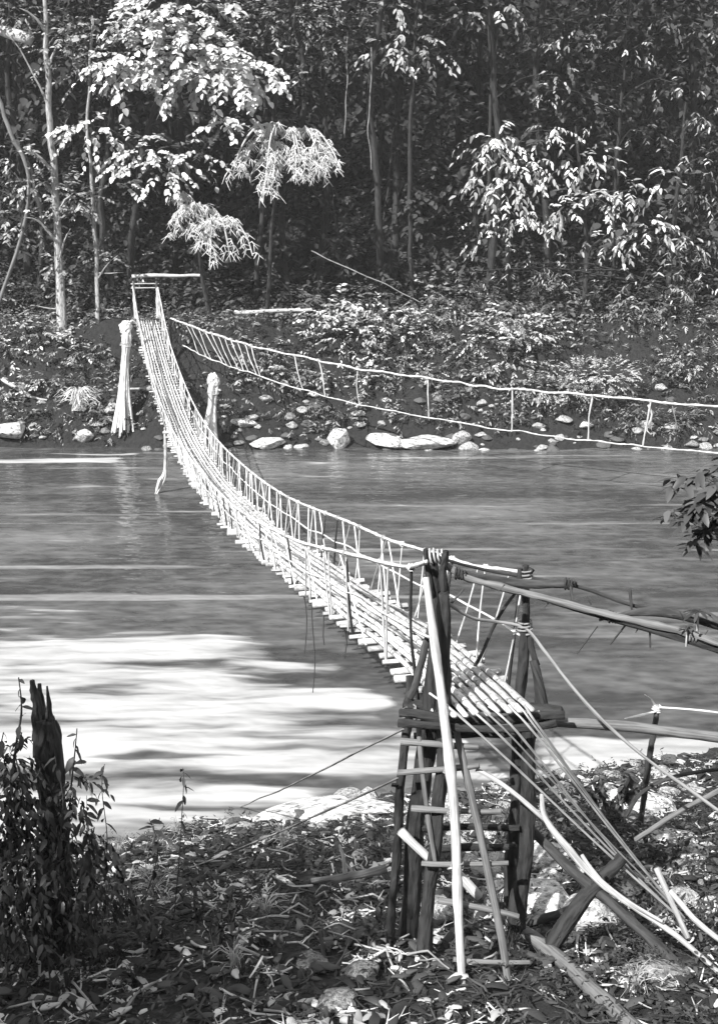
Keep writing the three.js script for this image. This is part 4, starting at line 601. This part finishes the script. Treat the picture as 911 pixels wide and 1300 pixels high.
// leafy stems hung with long leaves
function leafyStem(name, label, group, stems, tone, size, geo = LEAF.lance, vary = 0.6, dens = 11, thick = 0.016) {
  const b = stems[0][0], t = thing(name, label, 'plant', b, group), list = [], mx = new THREE.Matrix4();
  for (const pts of stems) {
    part('stem', limb(pts, [thick, thick * 0.4], { sides: 5, step: 0.08, rough: 0.15, wander: 0.01 }), M.darkGrey, t);
    const c = new THREE.CatmullRomCurve3(pts.map(p => V(p))), L = c.getLength(), n = Math.round(L * dens);
    for (let i = 0; i < n; i++) {
      const k = 0.12 + 0.88 * (i + rnd()) / n, p = c.getPoint(Math.min(1, k)), a = rr(0, 6.28), s = size * rr(0.6, 1.25);
      const Z = V(Math.cos(a) * 0.7, rr(-1.2, 0.15), Math.sin(a) * 0.7).normalize(), Y = V(rr(-0.5, 0.5), 0.8, rr(-0.5, 0.5)); Y.addScaledVector(Z, -Y.dot(Z)).normalize(); const X = V(0, 0, 0).crossVectors(Y, Z);
      list.push([mx.makeBasis(X.multiplyScalar(s), Y.multiplyScalar(s), Z.multiplyScalar(s)).setPosition(p.x - b[0], p.y - b[1], p.z - b[2]).clone(), tone * (1 + vary * rr(-0.7, 0.7))]);
    }
  }
  if (list.length <= 300) list.forEach(([m4, v], i) => { const m = shade(new THREE.Mesh(geo, leafTone(v))); m.name = 'leaf'; m4.decompose(m.position, m.quaternion, m.scale); t.add(m); });
  else { const im = shade(new THREE.InstancedMesh(geo, M.leaf, list.length)), col = new THREE.Color(); list.forEach(([m4, v], i) => { im.setMatrixAt(i, m4); im.setColorAt(i, col.setRGB(v, v, v)); }); im.name = 'leaves'; im.userData.kind = 'stuff'; t.add(im); }
  return t;
}
const tuftPale = mat(0.45, 0.8), tuftDark = mat(0.05, 0.8);
const tones = {}; const leafTone = v => { const k = Math.round(Math.log(Math.max(0.01, v)) * 3); return tones[k] ??= mat(Math.exp(k / 3), 0.45); };
const shrubThing = leafyStem('leafy_shrub', 'dark shrub with hanging leaves wrapped round the splintered stump', null, [
  [gp([-3.522, -11.16]), [-3.612, 3.716, -11.2], [-3.563, 4.582, -11.1], [-3.391, 5.153, -11]], [gp([-3.452, -11.06]), [-3.428, 3.591, -11.1], [-3.423, 4.457, -11], [-3.441, 4.943, -10.9]], [gp([-3.326, -11.06]), [-3.018, 3.832, -11], [-2.935, 4.545, -11], [-2.833, 5.196, -11]],
  [gp([-3.692, -11.16]), [-3.741, 3.591, -11.1], [-3.722, 4.545, -11], [-3.541, 5.199, -10.9]], [gp([-3.341, -10.96]), [-3.123, 3.71, -10.9], [-2.985, 4.448, -10.85], [-3.046, 4.943, -10.9]], [[-3.569, 4.494, -11.1], [-3.444, 5.067, -11], [-3.373, 5.409, -11], [-3.381, 5.746, -11]], [gp([-3.132, -10.96]), [-2.922, 3.375, -11], [-2.774, 3.832, -11], [-2.718, 4.102, -11]], [gp([-3.578, -11.06]), [-3.642, 3.254, -10.9], [-3.409, 3.859, -10.8], [-3.231, 4.125, -10.8]], [gp([-3.41, -11.06]), [-3.226, 3.59, -10.8], [-3.464, 4.213, -10.8], [-3.547, 4.388, -10.8]]], 0.035, 0.15, LEAF.mid, 0.8, 9);
foliage('leaves', shrubThing, [[[-3.495, 4.798, -11.2], [0.25, 0.22, 0.25], 18, 0.12], [[-3.608, 4.353, -11.2], [0.35, 0.4, 0.3], 60, 0.13], [[-3.372, 4.012, -11], [0.45, 0.4, 0.3], 60, 0.13], [[-2.926, 4.405, -11.1], [0.12, 0.4, 0.2], 16, 0.13], [[-2.925, 3.728, -11.1], [0.3, 0.3, 0.3], 36, 0.13], [[-3.532, 3.467, -11], [0.5, 0.35, 0.3], 60, 0.13], [[-2.758, 3.375, -11], [0.4, 0.25, 0.3], 30, 0.12], [[-3.497, 2.977, -10.9], [0.7, 0.3, 0.4], 50, 0.13]], { tone: 0.04, vary: 0.9, geo: LEAF.mid, per: 7, droop: 1.6, spread: 0.8 });
leafyStem('leafy_shrub', 'thin dark twig with a few hanging leaves right of the stump', null, [[gp([-3.004, -12.24]), [-2.696, 3.787, -11.4], [-2.709, 4.34, -11.4], [-2.67, 4.612, -11.4]], [gp([-3.05, -12.24]), [-2.889, 3.787, -11.4], [-2.88, 4.248, -11.4]], [gp([-2.652, -12.56]), [-2.191, 3.58, -11.6], [-2.264, 3.863, -11.6]], [gp([-2.223, -12.54]), [-1.93, 3.675, -11.6], [-1.882, 4.283, -11.6], [-1.884, 4.468, -11.6]]], 0.04, 0.15, LEAF.mid, 0.5, 5, 0.007);
leafyStem('leafy_shrub', 'small green shrub in front of the white water, right of the tower', null, [[gp([4.001, -17.32]), [3.304, 2.578, -14.6], [3.215, 2.919, -14.5]], [gp([4.06, -17.3]), [3.515, 2.636, -14.6], [3.637, 2.919, -14.5]], [gp([4.124, -17.3]), [3.575, 2.519, -14.6], [3.731, 2.746, -14.5]], [gp([3.916, -17.22]), [3.203, 2.46, -14.6], [3.099, 2.688, -14.5]]], 0.06, 0.13, LEAF.oval, 0.9, 22);
{ // sapling off to the right whose branch reaches into view
  const x = 5.0, z = -10.4, y = groundY(x, z), t = thing('overhanging_tree', 'small tree reaching a glossy leafy branch out over the river', 'tree', [x, y, z]);
  part('trunk', limb([[x, y - 0.3, z], [x - 0.15, y + 2.2, z], [x - 0.2, y + 4.6, z + 0.1], [x, y + 7, z]], [0.12, 0.1, 0.08, 0.03], { sides: 8, rough: 0.12 }), M.trunkDark, t);
  const arms = [[[3.658, 8.265, -10.3], [3.304, 7.93, -10.2], [2.971, 7.715, -10.2], [2.768, 7.607, -10.2]], [[3.53, 8.123, -10.3], [3.221, 7.643, -10.2], [2.996, 7.352, -10.2]], [[3.729, 8.246, -10.4], [3.489, 8.063, -10.6], [3.242, 7.894, -10.7], [2.919, 7.804, -10.7]], [[3.606, 8.031, -10.4], [3.424, 7.568, -10.5], [3.255, 7.419, -10.5]], [[3.432, 8.073, -10.2], [3.073, 7.846, -10.1], [2.854, 7.622, -10]]];
  const list = [], mx = new THREE.Matrix4();
  for (const a of arms) {
    part('branch', limb([[x - 0.2, y + 4.4, z + 0.1], ...a], [0.03, 0.008], { sides: 6, step: 0.1, wander: 0.01 }), M.darkGrey, t);
    const c = new THREE.CatmullRomCurve3(a.map(p => V(p)));
    for (let w = 0; w < 8; w++) { const p = c.getPoint(0.2 + 0.8 * w / 7), n = 9, yaw = rr(0, 6.28); for (let i = 0; i < n; i++) { const an = yaw + i / n * 6.28 + rr(-0.2, 0.2), Z = V(Math.cos(an), rr(-0.55, 0.15), Math.sin(an)).normalize(), Y = V(rr(-0.3, 0.3), 1, rr(-0.3, 0.3)); Y.addScaledVector(Z, -Y.dot(Z)).normalize(); const X = V(0, 0, 0).crossVectors(Y, Z), s = rr(0.12, 0.2); list.push([mx.makeBasis(X.multiplyScalar(s), Y.multiplyScalar(s), Z.multiplyScalar(s)).setPosition(p.x - x + rr(-0.05, 0.05), p.y - y + rr(-0.05, 0.05), p.z - z + rr(-0.05, 0.05)).clone()]); } }
  }
  for (const [m4] of list) { const m = shade(new THREE.Mesh(LEAF.mid, leafTone(rr(0.03, 0.09)))); m.name = 'leaf'; m4.decompose(m.position, m.quaternion, m.scale); t.add(m); }
}
for (const [p, s, l, tone] of [[[3.143, 6.652, -10.4], 0.19, 'star-shaped leafy sprout growing on the long handrail', 0.03], [[3.08, 6.462, -10.5], 0.1, 'small leafy sprout tucked between the handrail poles', 0.05]]) {
  const t = thing('leaf_sprout', l, 'plant', [p[0], p[1] - 0.12, p[2]]);
  part('stem', limb([[p[0], p[1] - 0.2, p[2]], p], [0.012, 0.008], { sides: 5 }), M.pale, t);
  for (let i = 0; i < 9; i++) { const a = i / 9 * 6.28, m = shade(new THREE.Mesh(LEAF.lance, leafTone(tone * rr(0.7, 1.6)))); m.name = 'leaf'; m.position.set(0, 0.12, 0); m.lookAt(V(Math.cos(a), 0.05 + rr(-0.25, 0.2), Math.sin(a)).add(wpos(m))); m.scale.setScalar(s * rr(0.8, 1.3)); t.add(m); m.quaternion.setFromRotationMatrix(new THREE.Matrix4().lookAt(V(Math.cos(a), rr(-0.35, 0.2), Math.sin(a)), V(0, 0, 0), V(0, 1, 0))); }
}
// fallen logs and poles
const W2 = (p, up) => [p[0], groundY(p[0], p[1]) + up, p[1]];
for (const [name, pts, r, m, l, c] of [
  ['fallen_log', [[1.575, 2.661, -11.6], gp([2.001, -11.24], 0.12), gp([2.284, -10.3], 0.1), gp([2.555, -9.18], 0.1)], [0.06, 0.075, 0.08, 0.085], M.grey, 'long mottled fallen log lying at the foot of the ladder', 'log'],
  ['fallen_log', [[1.866, 3.695, -11.7], [2.329, 3.336, -11.4], [2.815, 2.968, -11.2], [3.352, 2.555, -10.9]], [0.05, 0.06, 0.06, 0.06], M.darkGrey, 'dark pole crossing beneath the stay poles', 'log'],
  ['prop_log', [[2.049, 2.538, -11.2], [2.407, 3.094, -11.3], [2.828, 3.525, -11.4]], [0.09, 0.085, 0.07], M.dark, 'thick dark prop slanting up under the stay poles', 'log'],
  ['fallen_log', [[1.683, 2.181, -12.1], [2.242, 2.302, -12.2], [2.623, 2.383, -12.3]], [0.06, 0.055, 0.05], M.darkGrey, 'short dark log lying among pale rocks behind the tower', 'log'],
  ['plank', [[0.435, 3.917, -11.25], [0.773, 3.557, -11.25]], [0.05, 0.05], M.white, 'upper pale split plank behind the ladder', 'plank'],
  ['plank', [[0.97, 3.531, -11.2], [1.278, 3.176, -11.2]], [0.055, 0.05], M.white, 'lower pale split plank behind the ladder', 'plank'],
  ['twisted_vine', [[1.193, 4.722, -11.05], [1.482, 4.545, -11], [1.879, 4.246, -10.9]], [0.024, 0.026], M.pale, 'pale pole running from the ladder into the twisted vine', 'vine'],
  ['twisted_vine', [[1.845, 4.527, -10.9], [1.886, 4.29, -10.9], [2.096, 4.018, -10.8], [2.363, 3.722, -10.7], [2.739, 3.445, -10.6], [3.125, 3.224, -10.5], [3.691, 2.796, -10.3]], [0.02, 0.03, 0.04, 0.036, 0.03, 0.028, 0.028], M.pale, 'thick pale twisted vine slanting down to the bank', 'vine'],
  ['twisted_vine', [[2.245, 3.95, -10.72], [2.402, 3.746, -10.66], [2.653, 3.552, -10.6], [3.024, 3.364, -10.45]], [0.02, 0.03, 0.024, 0.016], M.pale, 'thinner strand alongside the thick twisted vine', 'vine'],
  ['bent_branch', [[3.133, 3.368, -12.6], [3.258, 3.694, -12.5], [3.518, 3.944, -12.4], [4.163, 4.171, -12.2], [4.757, 4.175, -12]], [0.025, 0.02], M.darkGrey, 'dark branch bowed over beside the stake', 'branch'],
  ['leaning_pole', [[3.107, 3.391, -12], [3.504, 3.83, -11.8], [3.974, 4.255, -11.6], [4.578, 4.746, -11.4]], [0.028, 0.03], M.grey, 'straight grey pole rising to the right below the bowed branch', 'pole'],
  ['stay_bundle', [[3.059, 3.692, -10.9], [3.204, 3.377, -10.85], [3.398, 2.951, -10.8]], [0.03, 0.03, 0.028], M.pale, 'loose pale pole beside the lower ends of the stays', 'pole'],
  ['stay_bundle', [[3.154, 3.561, -10.7], [3.384, 3.311, -10.6], [3.648, 3.107, -10.5]], [0.03, 0.03, 0.028], M.pale, 'second loose pale pole at the outer side of the stays', 'pole'],
  ['leaning_branch', [[-0.427, 2.778, -11.2], [-0.362, 2.413, -10.9], [-0.288, 2.049, -10.5]], [0.02, 0.028, 0.034], M.darkGrey, 'thin dark stick standing out of the litter left of the tower', 'branch'],
  ['bleached_branch', [[-0.595, 2.143, -13.2], [-0.152, 2.209, -13.2], [0.341, 2.259, -13.3]], [0.03, 0.05, 0.06], M.grey, 'bleached branch lying near the waterline left of the tower', 'branch'],
  ['bleached_branch', [[-0.172, 2.253, -13.2], [-0.191, 2.504, -13.2], [-0.239, 2.634, -13.2]], [0.03, 0.022, 0.018], M.pale, 'upright snag beside the bleached branch', 'branch']]) solo(name, limb(pts, r, { sides: 8, step: 0.1, rough: 0.14, wander: name === 'plank' ? 0 : 0.02 }), m, pts[0], l, c);

// rocks by the near water
for (const [q, s, k, l, sq, yaw] of [[[-0.754, -18.453], 0.85, 2, 'broad flat pale rock at the near waterline', [1.25, 0.3, 0.7], 0.2], [[0.196, -18.345], 0.5, 2, 'flat pale rock touching the broad one at the waterline', [1.2, 0.35, 0.8], 0.1], [[-0.29, -19.3], 0.35, 1, 'pointed rock standing in the shallows beyond the flat rocks', [1, 0.6, 0.8], 0.5], [[2.403, -14.38], 0.36, 2, 'angular pale rock just right of the tower posts', [1.1, 0.85, 1], 0.4], [[2.713, -14.2], 0.36, 2, 'pale rock under the twisted vine', [1.2, 0.7, 1], 0.2], [[2.189, -12.82], 0.38, 2, 'rounded pale rock behind the long mottled log', [1.3, 0.7, 1], 0], [[2.726, -12.52], 0.36, 2, 'pale rock behind the thick dark prop', [1.3, 0.7, 1], 0.6], [[4.453, -15.58], 0.42, 2, 'long flat pale rock beyond the stay poles', [1.4, 0.45, 0.9], 0], [[4.64, -17.34], 0.45, 2, 'pale rock at the foot of the tied stake', [1.5, 0.5, 0.9], -0.3], [[4.592, -14.56], 0.22, 2, 'small pale rock right of the stays', [1.1, 0.8, 1], 0.3], [[-0.004, -10.66], 0.17, 0, 'rounded rock in the litter left of the ladder', [1.2, 0.8, 1], 0], [[-0.212, -10.02], 0.21, 0, 'largest rounded rock in the foreground litter', [1.2, 0.7, 1], 0.5], [[-0.505, -10.96], 0.15, 0, 'low rock half buried in the foreground litter', [1.3, 0.5, 1], 0], [[3.072, -10.76], 0.28, 0, 'dull grey rock under the lower stay poles', [1.4, 0.6, 1], 0], [[0.94, -12.56], 0.22, 2, 'pale rock seen between the tower posts', [1, 0.9, 1], 0]])
  rock(q[0], q[1], s, M.stone[k], l, null, sq, 0.05, yaw);
for (let i = 0; i < 40; i++) { const x = rr(-4.8, 1.6), d = shoreAt(x) + rr(-0.9, 0.9); rock(x, -d, rr(0.07, 0.24), pick([M.stone[1], M.stone[2], M.stoneDark, M.stoneDark]), 'wet stone at the near waterline left of the tower', 'stones at the near waterline', [rr(1, 1.6), rr(0.5, 0.8), 1], 0.2, rr(0, 6.28), 'waterline_stone'); }
for (let i = 0; i < 260; i++) {
  const right = rnd() < 0.62, x = right ? rr(1.2, 6) : rr(-4.6, 1.2), S = shoreAt(x), d = right ? rr(12, S) : S - Math.pow(rnd(), 1.3) * 5.5;
  rock(x, -d, right ? rr(0.05, 0.22) : rr(0.03, 0.15), rnd() < 0.6 ? pick(M.stone) : M.stoneDark, 'small loose stone on the near bank', 'loose stones on the near bank', [rr(0.9, 1.4), rr(0.6, 1), 1], 0.25, rr(0, 6.28), 'bank_stone');
}
// sticks of driftwood in the litter
for (const [a, b, c, r, m] of [[[-4.379, -12.84], [-3.828, -11.76], [-3.427, -11.12], 0.02, 2], [[-3.444, -11.12], [-3.338, -10.86], [-3.271, -10.56], 0.018, 2], [[-3.136, -10.66], [-2.864, -10.38], [-2.52, -9.92], 0.018, 2], [[-3.415, -9.98], [-3.162, -9.9], [-2.97, -10.18], 0.014, 1], [[-2.29, -9.56], [-2.15, -9.98], [-1.957, -10.66], 0.016, 1], [[-2.305, -12.2], [-2.25, -11.74], [-2.229, -11.42], 0.014, 2], [[-2.435, -12.06], [-2.292, -11.48], [-2.215, -11.34], 0.012, 2], [[-2.075, -13.14], [-1.897, -12.92], [-1.662, -12.74], 0.025, 2], [[-2.415, -10.92], [-2.365, -10.96], [-2.3, -11.06], 0.012, 2], [[-1.389, -10.34], [-1.203, -10.08], [-0.991, -9.88], 0.014, 2], [[-1.03, -10.76], [-1.019, -10.18], [-1.02, -9.78], 0.014, 2], [[-0.989, -10.76], [-0.879, -10.4], [-0.821, -10.14], 0.012, 2], [[-1.04, -13.14], [-0.813, -12.64], [-0.557, -12.22], 0.016, 1], [[-0.838, -11.6], [-0.646, -11.28], [-0.484, -11.06], 0.014, 2], [[2.944, -12.66], [2.839, -11.96], [2.866, -11.48], 0.014, 1], [[2.973, -11.38], [3.363, -11.72], [3.618, -11.84], 0.013, 1], [[2.519, -11.06], [2.742, -11.12], [2.963, -11.34], 0.012, 1], [[1.122, -10.96], [1.395, -10.8], [1.476, -10.46], 0.014, 1], [[3.091, -10.58], [3.161, -10.54], [3.214, -10.5], 0.012, 2], [[-3.653, -13.56], [-3.481, -12.96], [-3.268, -12.3], 0.024, 2], [[-2.593, -14.14], [-2.638, -14.72], [-2.695, -15.26], 0.014, 2], [[-2.066, -15.32], [-1.876, -14.16], [-1.8, -13.38], 0.012, 2], [[-0.06, -14.76], [0.258, -14.12], [0.406, -13.74], 0.016, 1], [[-0.781, -13.84], [-0.823, -13.14], [-0.857, -12.74], 0.014, 2]])
  solo('fallen_stick', limb([gp(a, 0.02), gp(b, rr(0.05, 0.16)), gp(c, rr(0.02, 0.1))], [r, r * 0.6], { sides: 6, step: 0.06, rough: 0.2, wander: 0.01, straight: true }), M.twig[m], gp(a), 'dry broken stick lying in the foreground litter', 'stick', 'dry sticks in the foreground litter');
for (let i = 0; i < 130; i++) {
  const x = rr(-4.8, 5.2), d = rr(9.6, shoreAt(x) - 0.4), a = rr(0, 3.14), l = rr(0.15, 0.6), r = rr(0.006, 0.014), e = [x + Math.cos(a) * l, -d + Math.sin(a) * l * 0.8], k = [(x + e[0]) / 2 + rr(-0.08, 0.08), (-d + e[1]) / 2 + rr(-0.08, 0.08)];
  solo('fallen_stick', limb([gp([x, -d], 0.02), gp(k, rr(0.03, 0.14)), gp(e, rr(0.01, 0.12))], [r, r * 0.6], { sides: 5, step: 0.1, rough: 0.2, wander: 0.01, straight: true }), M.twig[rnd() < 0.45 ? 2 : rnd() < 0.5 ? 1 : 0], gp([x, -d]), 'dry broken stick lying in the foreground litter', 'stick', 'dry sticks in the foreground litter');
}
const twLabels = ['forked broken twigs mixed into the dead leaves', 'crooked broken twigs mixed into the dead leaves', 'flat bark chips mixed into the dead leaves'];
{ // uncountable litter: dead leaves and finer twigs
  const n = 16000, im = new THREE.InstancedMesh(leafGeo(0.42, 0.1), M.leafMatt, n), mx = new THREE.Matrix4(), q = new THREE.Quaternion(), col = new THREE.Color();
  for (let i = 0; i < n; i++) { const x = rr(-6, 7), d = rr(8.5, shoreAt(x) - 0.1), s = rr(0.025, 0.085); if (fbm(x * 1.3, d * 1.3, 17, 3) < rr(-0.25, 0.1)) { mx.makeScale(1e-3, 1e-3, 1e-3).setPosition(x, -1, -d); im.setMatrixAt(i, mx); continue; } const pale = rnd() < 0.04 + 0.42 * sm(0.02, 0.3, fbm(x * 0.9, d * 0.9, 3, 3) + (d > 14.5 ? 0.12 : 0) - (x < -1.5 ? 0.08 : 0)) ? rr(0.2, 0.6) : rr(0.01, 0.05); q.setFromEuler(new THREE.Euler(rr(-0.9, 0.9), rr(0, 6.28), rr(-0.9, 0.9))); mx.compose(V(x, groundY(x, -d) + rr(0.01, 0.05), -d), q, V(s, s, s)); im.setMatrixAt(i, mx); im.setColorAt(i, col.setRGB(pale, pale, pale)); }
  shade(im); im.name = 'leaf_litter'; scene.add(tag(im, 'dead leaves strewn thickly over the near bank', 'leaf litter', null, 'stuff'));
  for (const tw of [mergeGeometries([limb([V(-0.5, 0, 0), V(-0.15, 0.05, 0.04), V(0.1, 0.02, 0.0), V(0.5, 0.08, -0.05)], [0.045, 0.03, 0.02], { sides: 4, step: 0.15, rough: 0.3, straight: true }), limb([V(0.05, 0.02, 0.03), V(0.3, 0.12, 0.3)], [0.025, 0.012], { sides: 4, step: 0.3 })]), limb([V(-0.5, 0, 0.05), V(0.1, 0.06, -0.06), V(0.5, 0.02, 0.06)], [0.05, 0.03], { sides: 4, step: 0.2, rough: 0.3, straight: true }), limb([V(-0.35, 0, 0), V(0, 0.05, 0.05), V(0.35, 0, 0)], [0.1, 0.16, 0.07], { sides: 5, step: 0.2, rough: 0.35, flat: 0.5 })]) {
  const m = 3400, it = new THREE.InstancedMesh(tw, M.leafMatt, m);
  for (let i = 0; i < m; i++) { const x = rr(-6, 7), d = rr(8.5, shoreAt(x) - 0.1), s = rr(0.07, 0.38), pale = rnd() < 0.08 + 0.5 * sm(-0.05, 0.25, fbm(x * 0.9, d * 0.9, 3, 3)) ? rr(0.3, 0.7) : rr(0.015, 0.07); q.setFromEuler(new THREE.Euler(rr(-0.2, 0.2), rr(0, 6.28), rr(-0.35, 0.35))); mx.compose(V(x, groundY(x, -d) + rr(0.02, 0.08), -d), q, V(s, s, s)); it.setMatrixAt(i, mx); it.setColorAt(i, col.setRGB(pale, pale, pale)); }
  shade(it); it.name = numbered('twig_litter'); scene.add(tag(it, twLabels.shift(), 'twig litter', null, 'stuff')); }
  const o = new THREE.Group(), cl = [];
  for (let i = 0; i < 900; i++) { const x = rr(-6, 7), d = rr(8.8, shoreAt(x) - (x > 1.5 ? 0.5 : 1.2)); if (x > -1 && x < 1.2 && rnd() < 0.6) continue; if (x > 1.4 && x < 2.8 && d > 11.5 && d < 15 && rnd() < 0.75) continue; cl.push([[x, groundY(x, -d) + rr(0.05, 0.28), -d], [0.2, 0.2, 0.2], 3, rr(0.04, 0.09)]); }
  for (let i = 0; i < 260; i++) { const x = rr(2.2, 6.5), d = rr(9.8, 16.5); if (fbm(x * 0.8, d * 0.8, 51, 3) < rr(-0.2, 0.15)) continue; cl.push([[x, groundY(x, -d) + rr(0.1, 0.35), -d], [0.25, 0.22, 0.25], 4, rr(0.06, 0.12)]); }
  const wd = foliage('ground_weeds', o, cl, { tone: 0.035, vary: 1.3, per: 7, geo: LEAF.mid, m: M.leafMatt, droop: 0.3 }); scene.add(tag(wd, 'low dark weeds growing over the near bank', 'weeds', null, 'stuff'));
}
for (let i = 0; i < 26; i++) { // leafy seedlings
  const x = i < 14 ? rr(1.9, 5.6) : rr(-4.6, 0.3), d = i < 14 ? rr(10.6, 17.5) : rr(9.8, 13), b = gp([x, -d]), h = rr(0.25, 0.6), st = [];
  for (let k = 0; k < 3; k++) st.push([b, [b[0] + rr(-0.08, 0.08), b[1] + h * 0.6, b[2] + rr(-0.08, 0.08)], [b[0] + rr(-0.22, 0.22), b[1] + h, b[2] + rr(-0.2, 0.2)]]);
  leafyStem('seedling', 'knee-high dark leafy seedling on the near bank', 'leafy seedlings on the near bank', st, 0.04, 0.11, LEAF.oval, 0.9, 16);
}
// dry grass tufts, some bleached
for (let i = 0; i < 34; i++) {
  const x = rr(-4.6, 5.4), d = rr(10.2, shoreAt(x) - 0.6), b = gp([x, -d]), gs = [], pale = i % 3 === 0, h = rr(0.2, 0.45);
  for (let k = 0; k < 34; k++) { const a = rr(0, 6.28), q = rr(0.03, 0.28), l = h * rr(0.5, 1.1); gs.push(limb([[b[0] + rr(-0.05, 0.05), b[1] - 0.02, b[2] + rr(-0.05, 0.05)], [b[0] + Math.cos(a) * q * 0.5, b[1] + l * 0.8, b[2] + Math.sin(a) * q * 0.5], [b[0] + Math.cos(a) * q * 1.2, b[1] + l * rr(0.5, 1), b[2] + Math.sin(a) * q * 1.2]], [0.006, 0.002], { sides: 3, step: 0.2, rough: 0 })); }
  solo('grass_tuft', mergeGeometries(gs), pale ? tuftPale : tuftDark, b, pale ? 'bleached dry grass tuft on the near bank' : 'dark green grass tuft on the near bank', 'grass tuft', pale ? 'bleached grass tufts on the near bank' : 'dark grass tufts on the near bank');
}
// tangle of driftwood just left of the tower
for (let i = 0; i < 46; i++) {
  const x = rr(-1.9, 0.6), d = rr(10.8, 15.8), a = rr(0, 3.14), l = rr(0.25, 0.8), r = rr(0.009, 0.022), e = [x + Math.cos(a) * l, -d + Math.sin(a) * l * 0.7], k = [(x + e[0]) / 2 + rr(-0.1, 0.1), (-d + e[1]) / 2];
  solo('driftwood_stick', limb([gp([x, -d], rr(0.02, 0.1)), gp(k, rr(0.06, 0.25)), gp(e, rr(0.02, 0.35))], [r, r * 0.55], { sides: 6, step: 0.08, rough: 0.25, wander: 0.015, straight: true }), M.twig[rnd() < 0.6 ? 2 : 1], gp([x, -d]), 'bleached driftwood stick in the tangle left of the tower', 'stick', 'driftwood tangle left of the tower');
}
// ---------------------------------------------------------------- shade tree on the bank behind the photographer's left shoulder
{
  const x = -12, z = 1, y = groundY(x, z), cl = [];
  for (let i = 0; i < 16; i++) { const a = rr(0, 6.28), r = Math.sqrt(rnd()); cl.push([[-8.6 + Math.cos(a) * r * 3.0, 12.6 + rr(-0.6, 1.2), -1.7 + Math.sin(a) * r * 2.4], [1.3, 0.7, 1.3], 40, 0.24]); }
  tree('shade_tree', 'large shade tree leaning over the near bank', null, [x, z], [[x + 0.6, 10.8, z - 0.6], [x + 2.4, 12.6, z - 2]], [0.35, 0.28, 0.18], M.trunkDark, cl, { tone: 0.05, per: 8, geo: LEAF.oval });
}
renderer.render(scene, camera);
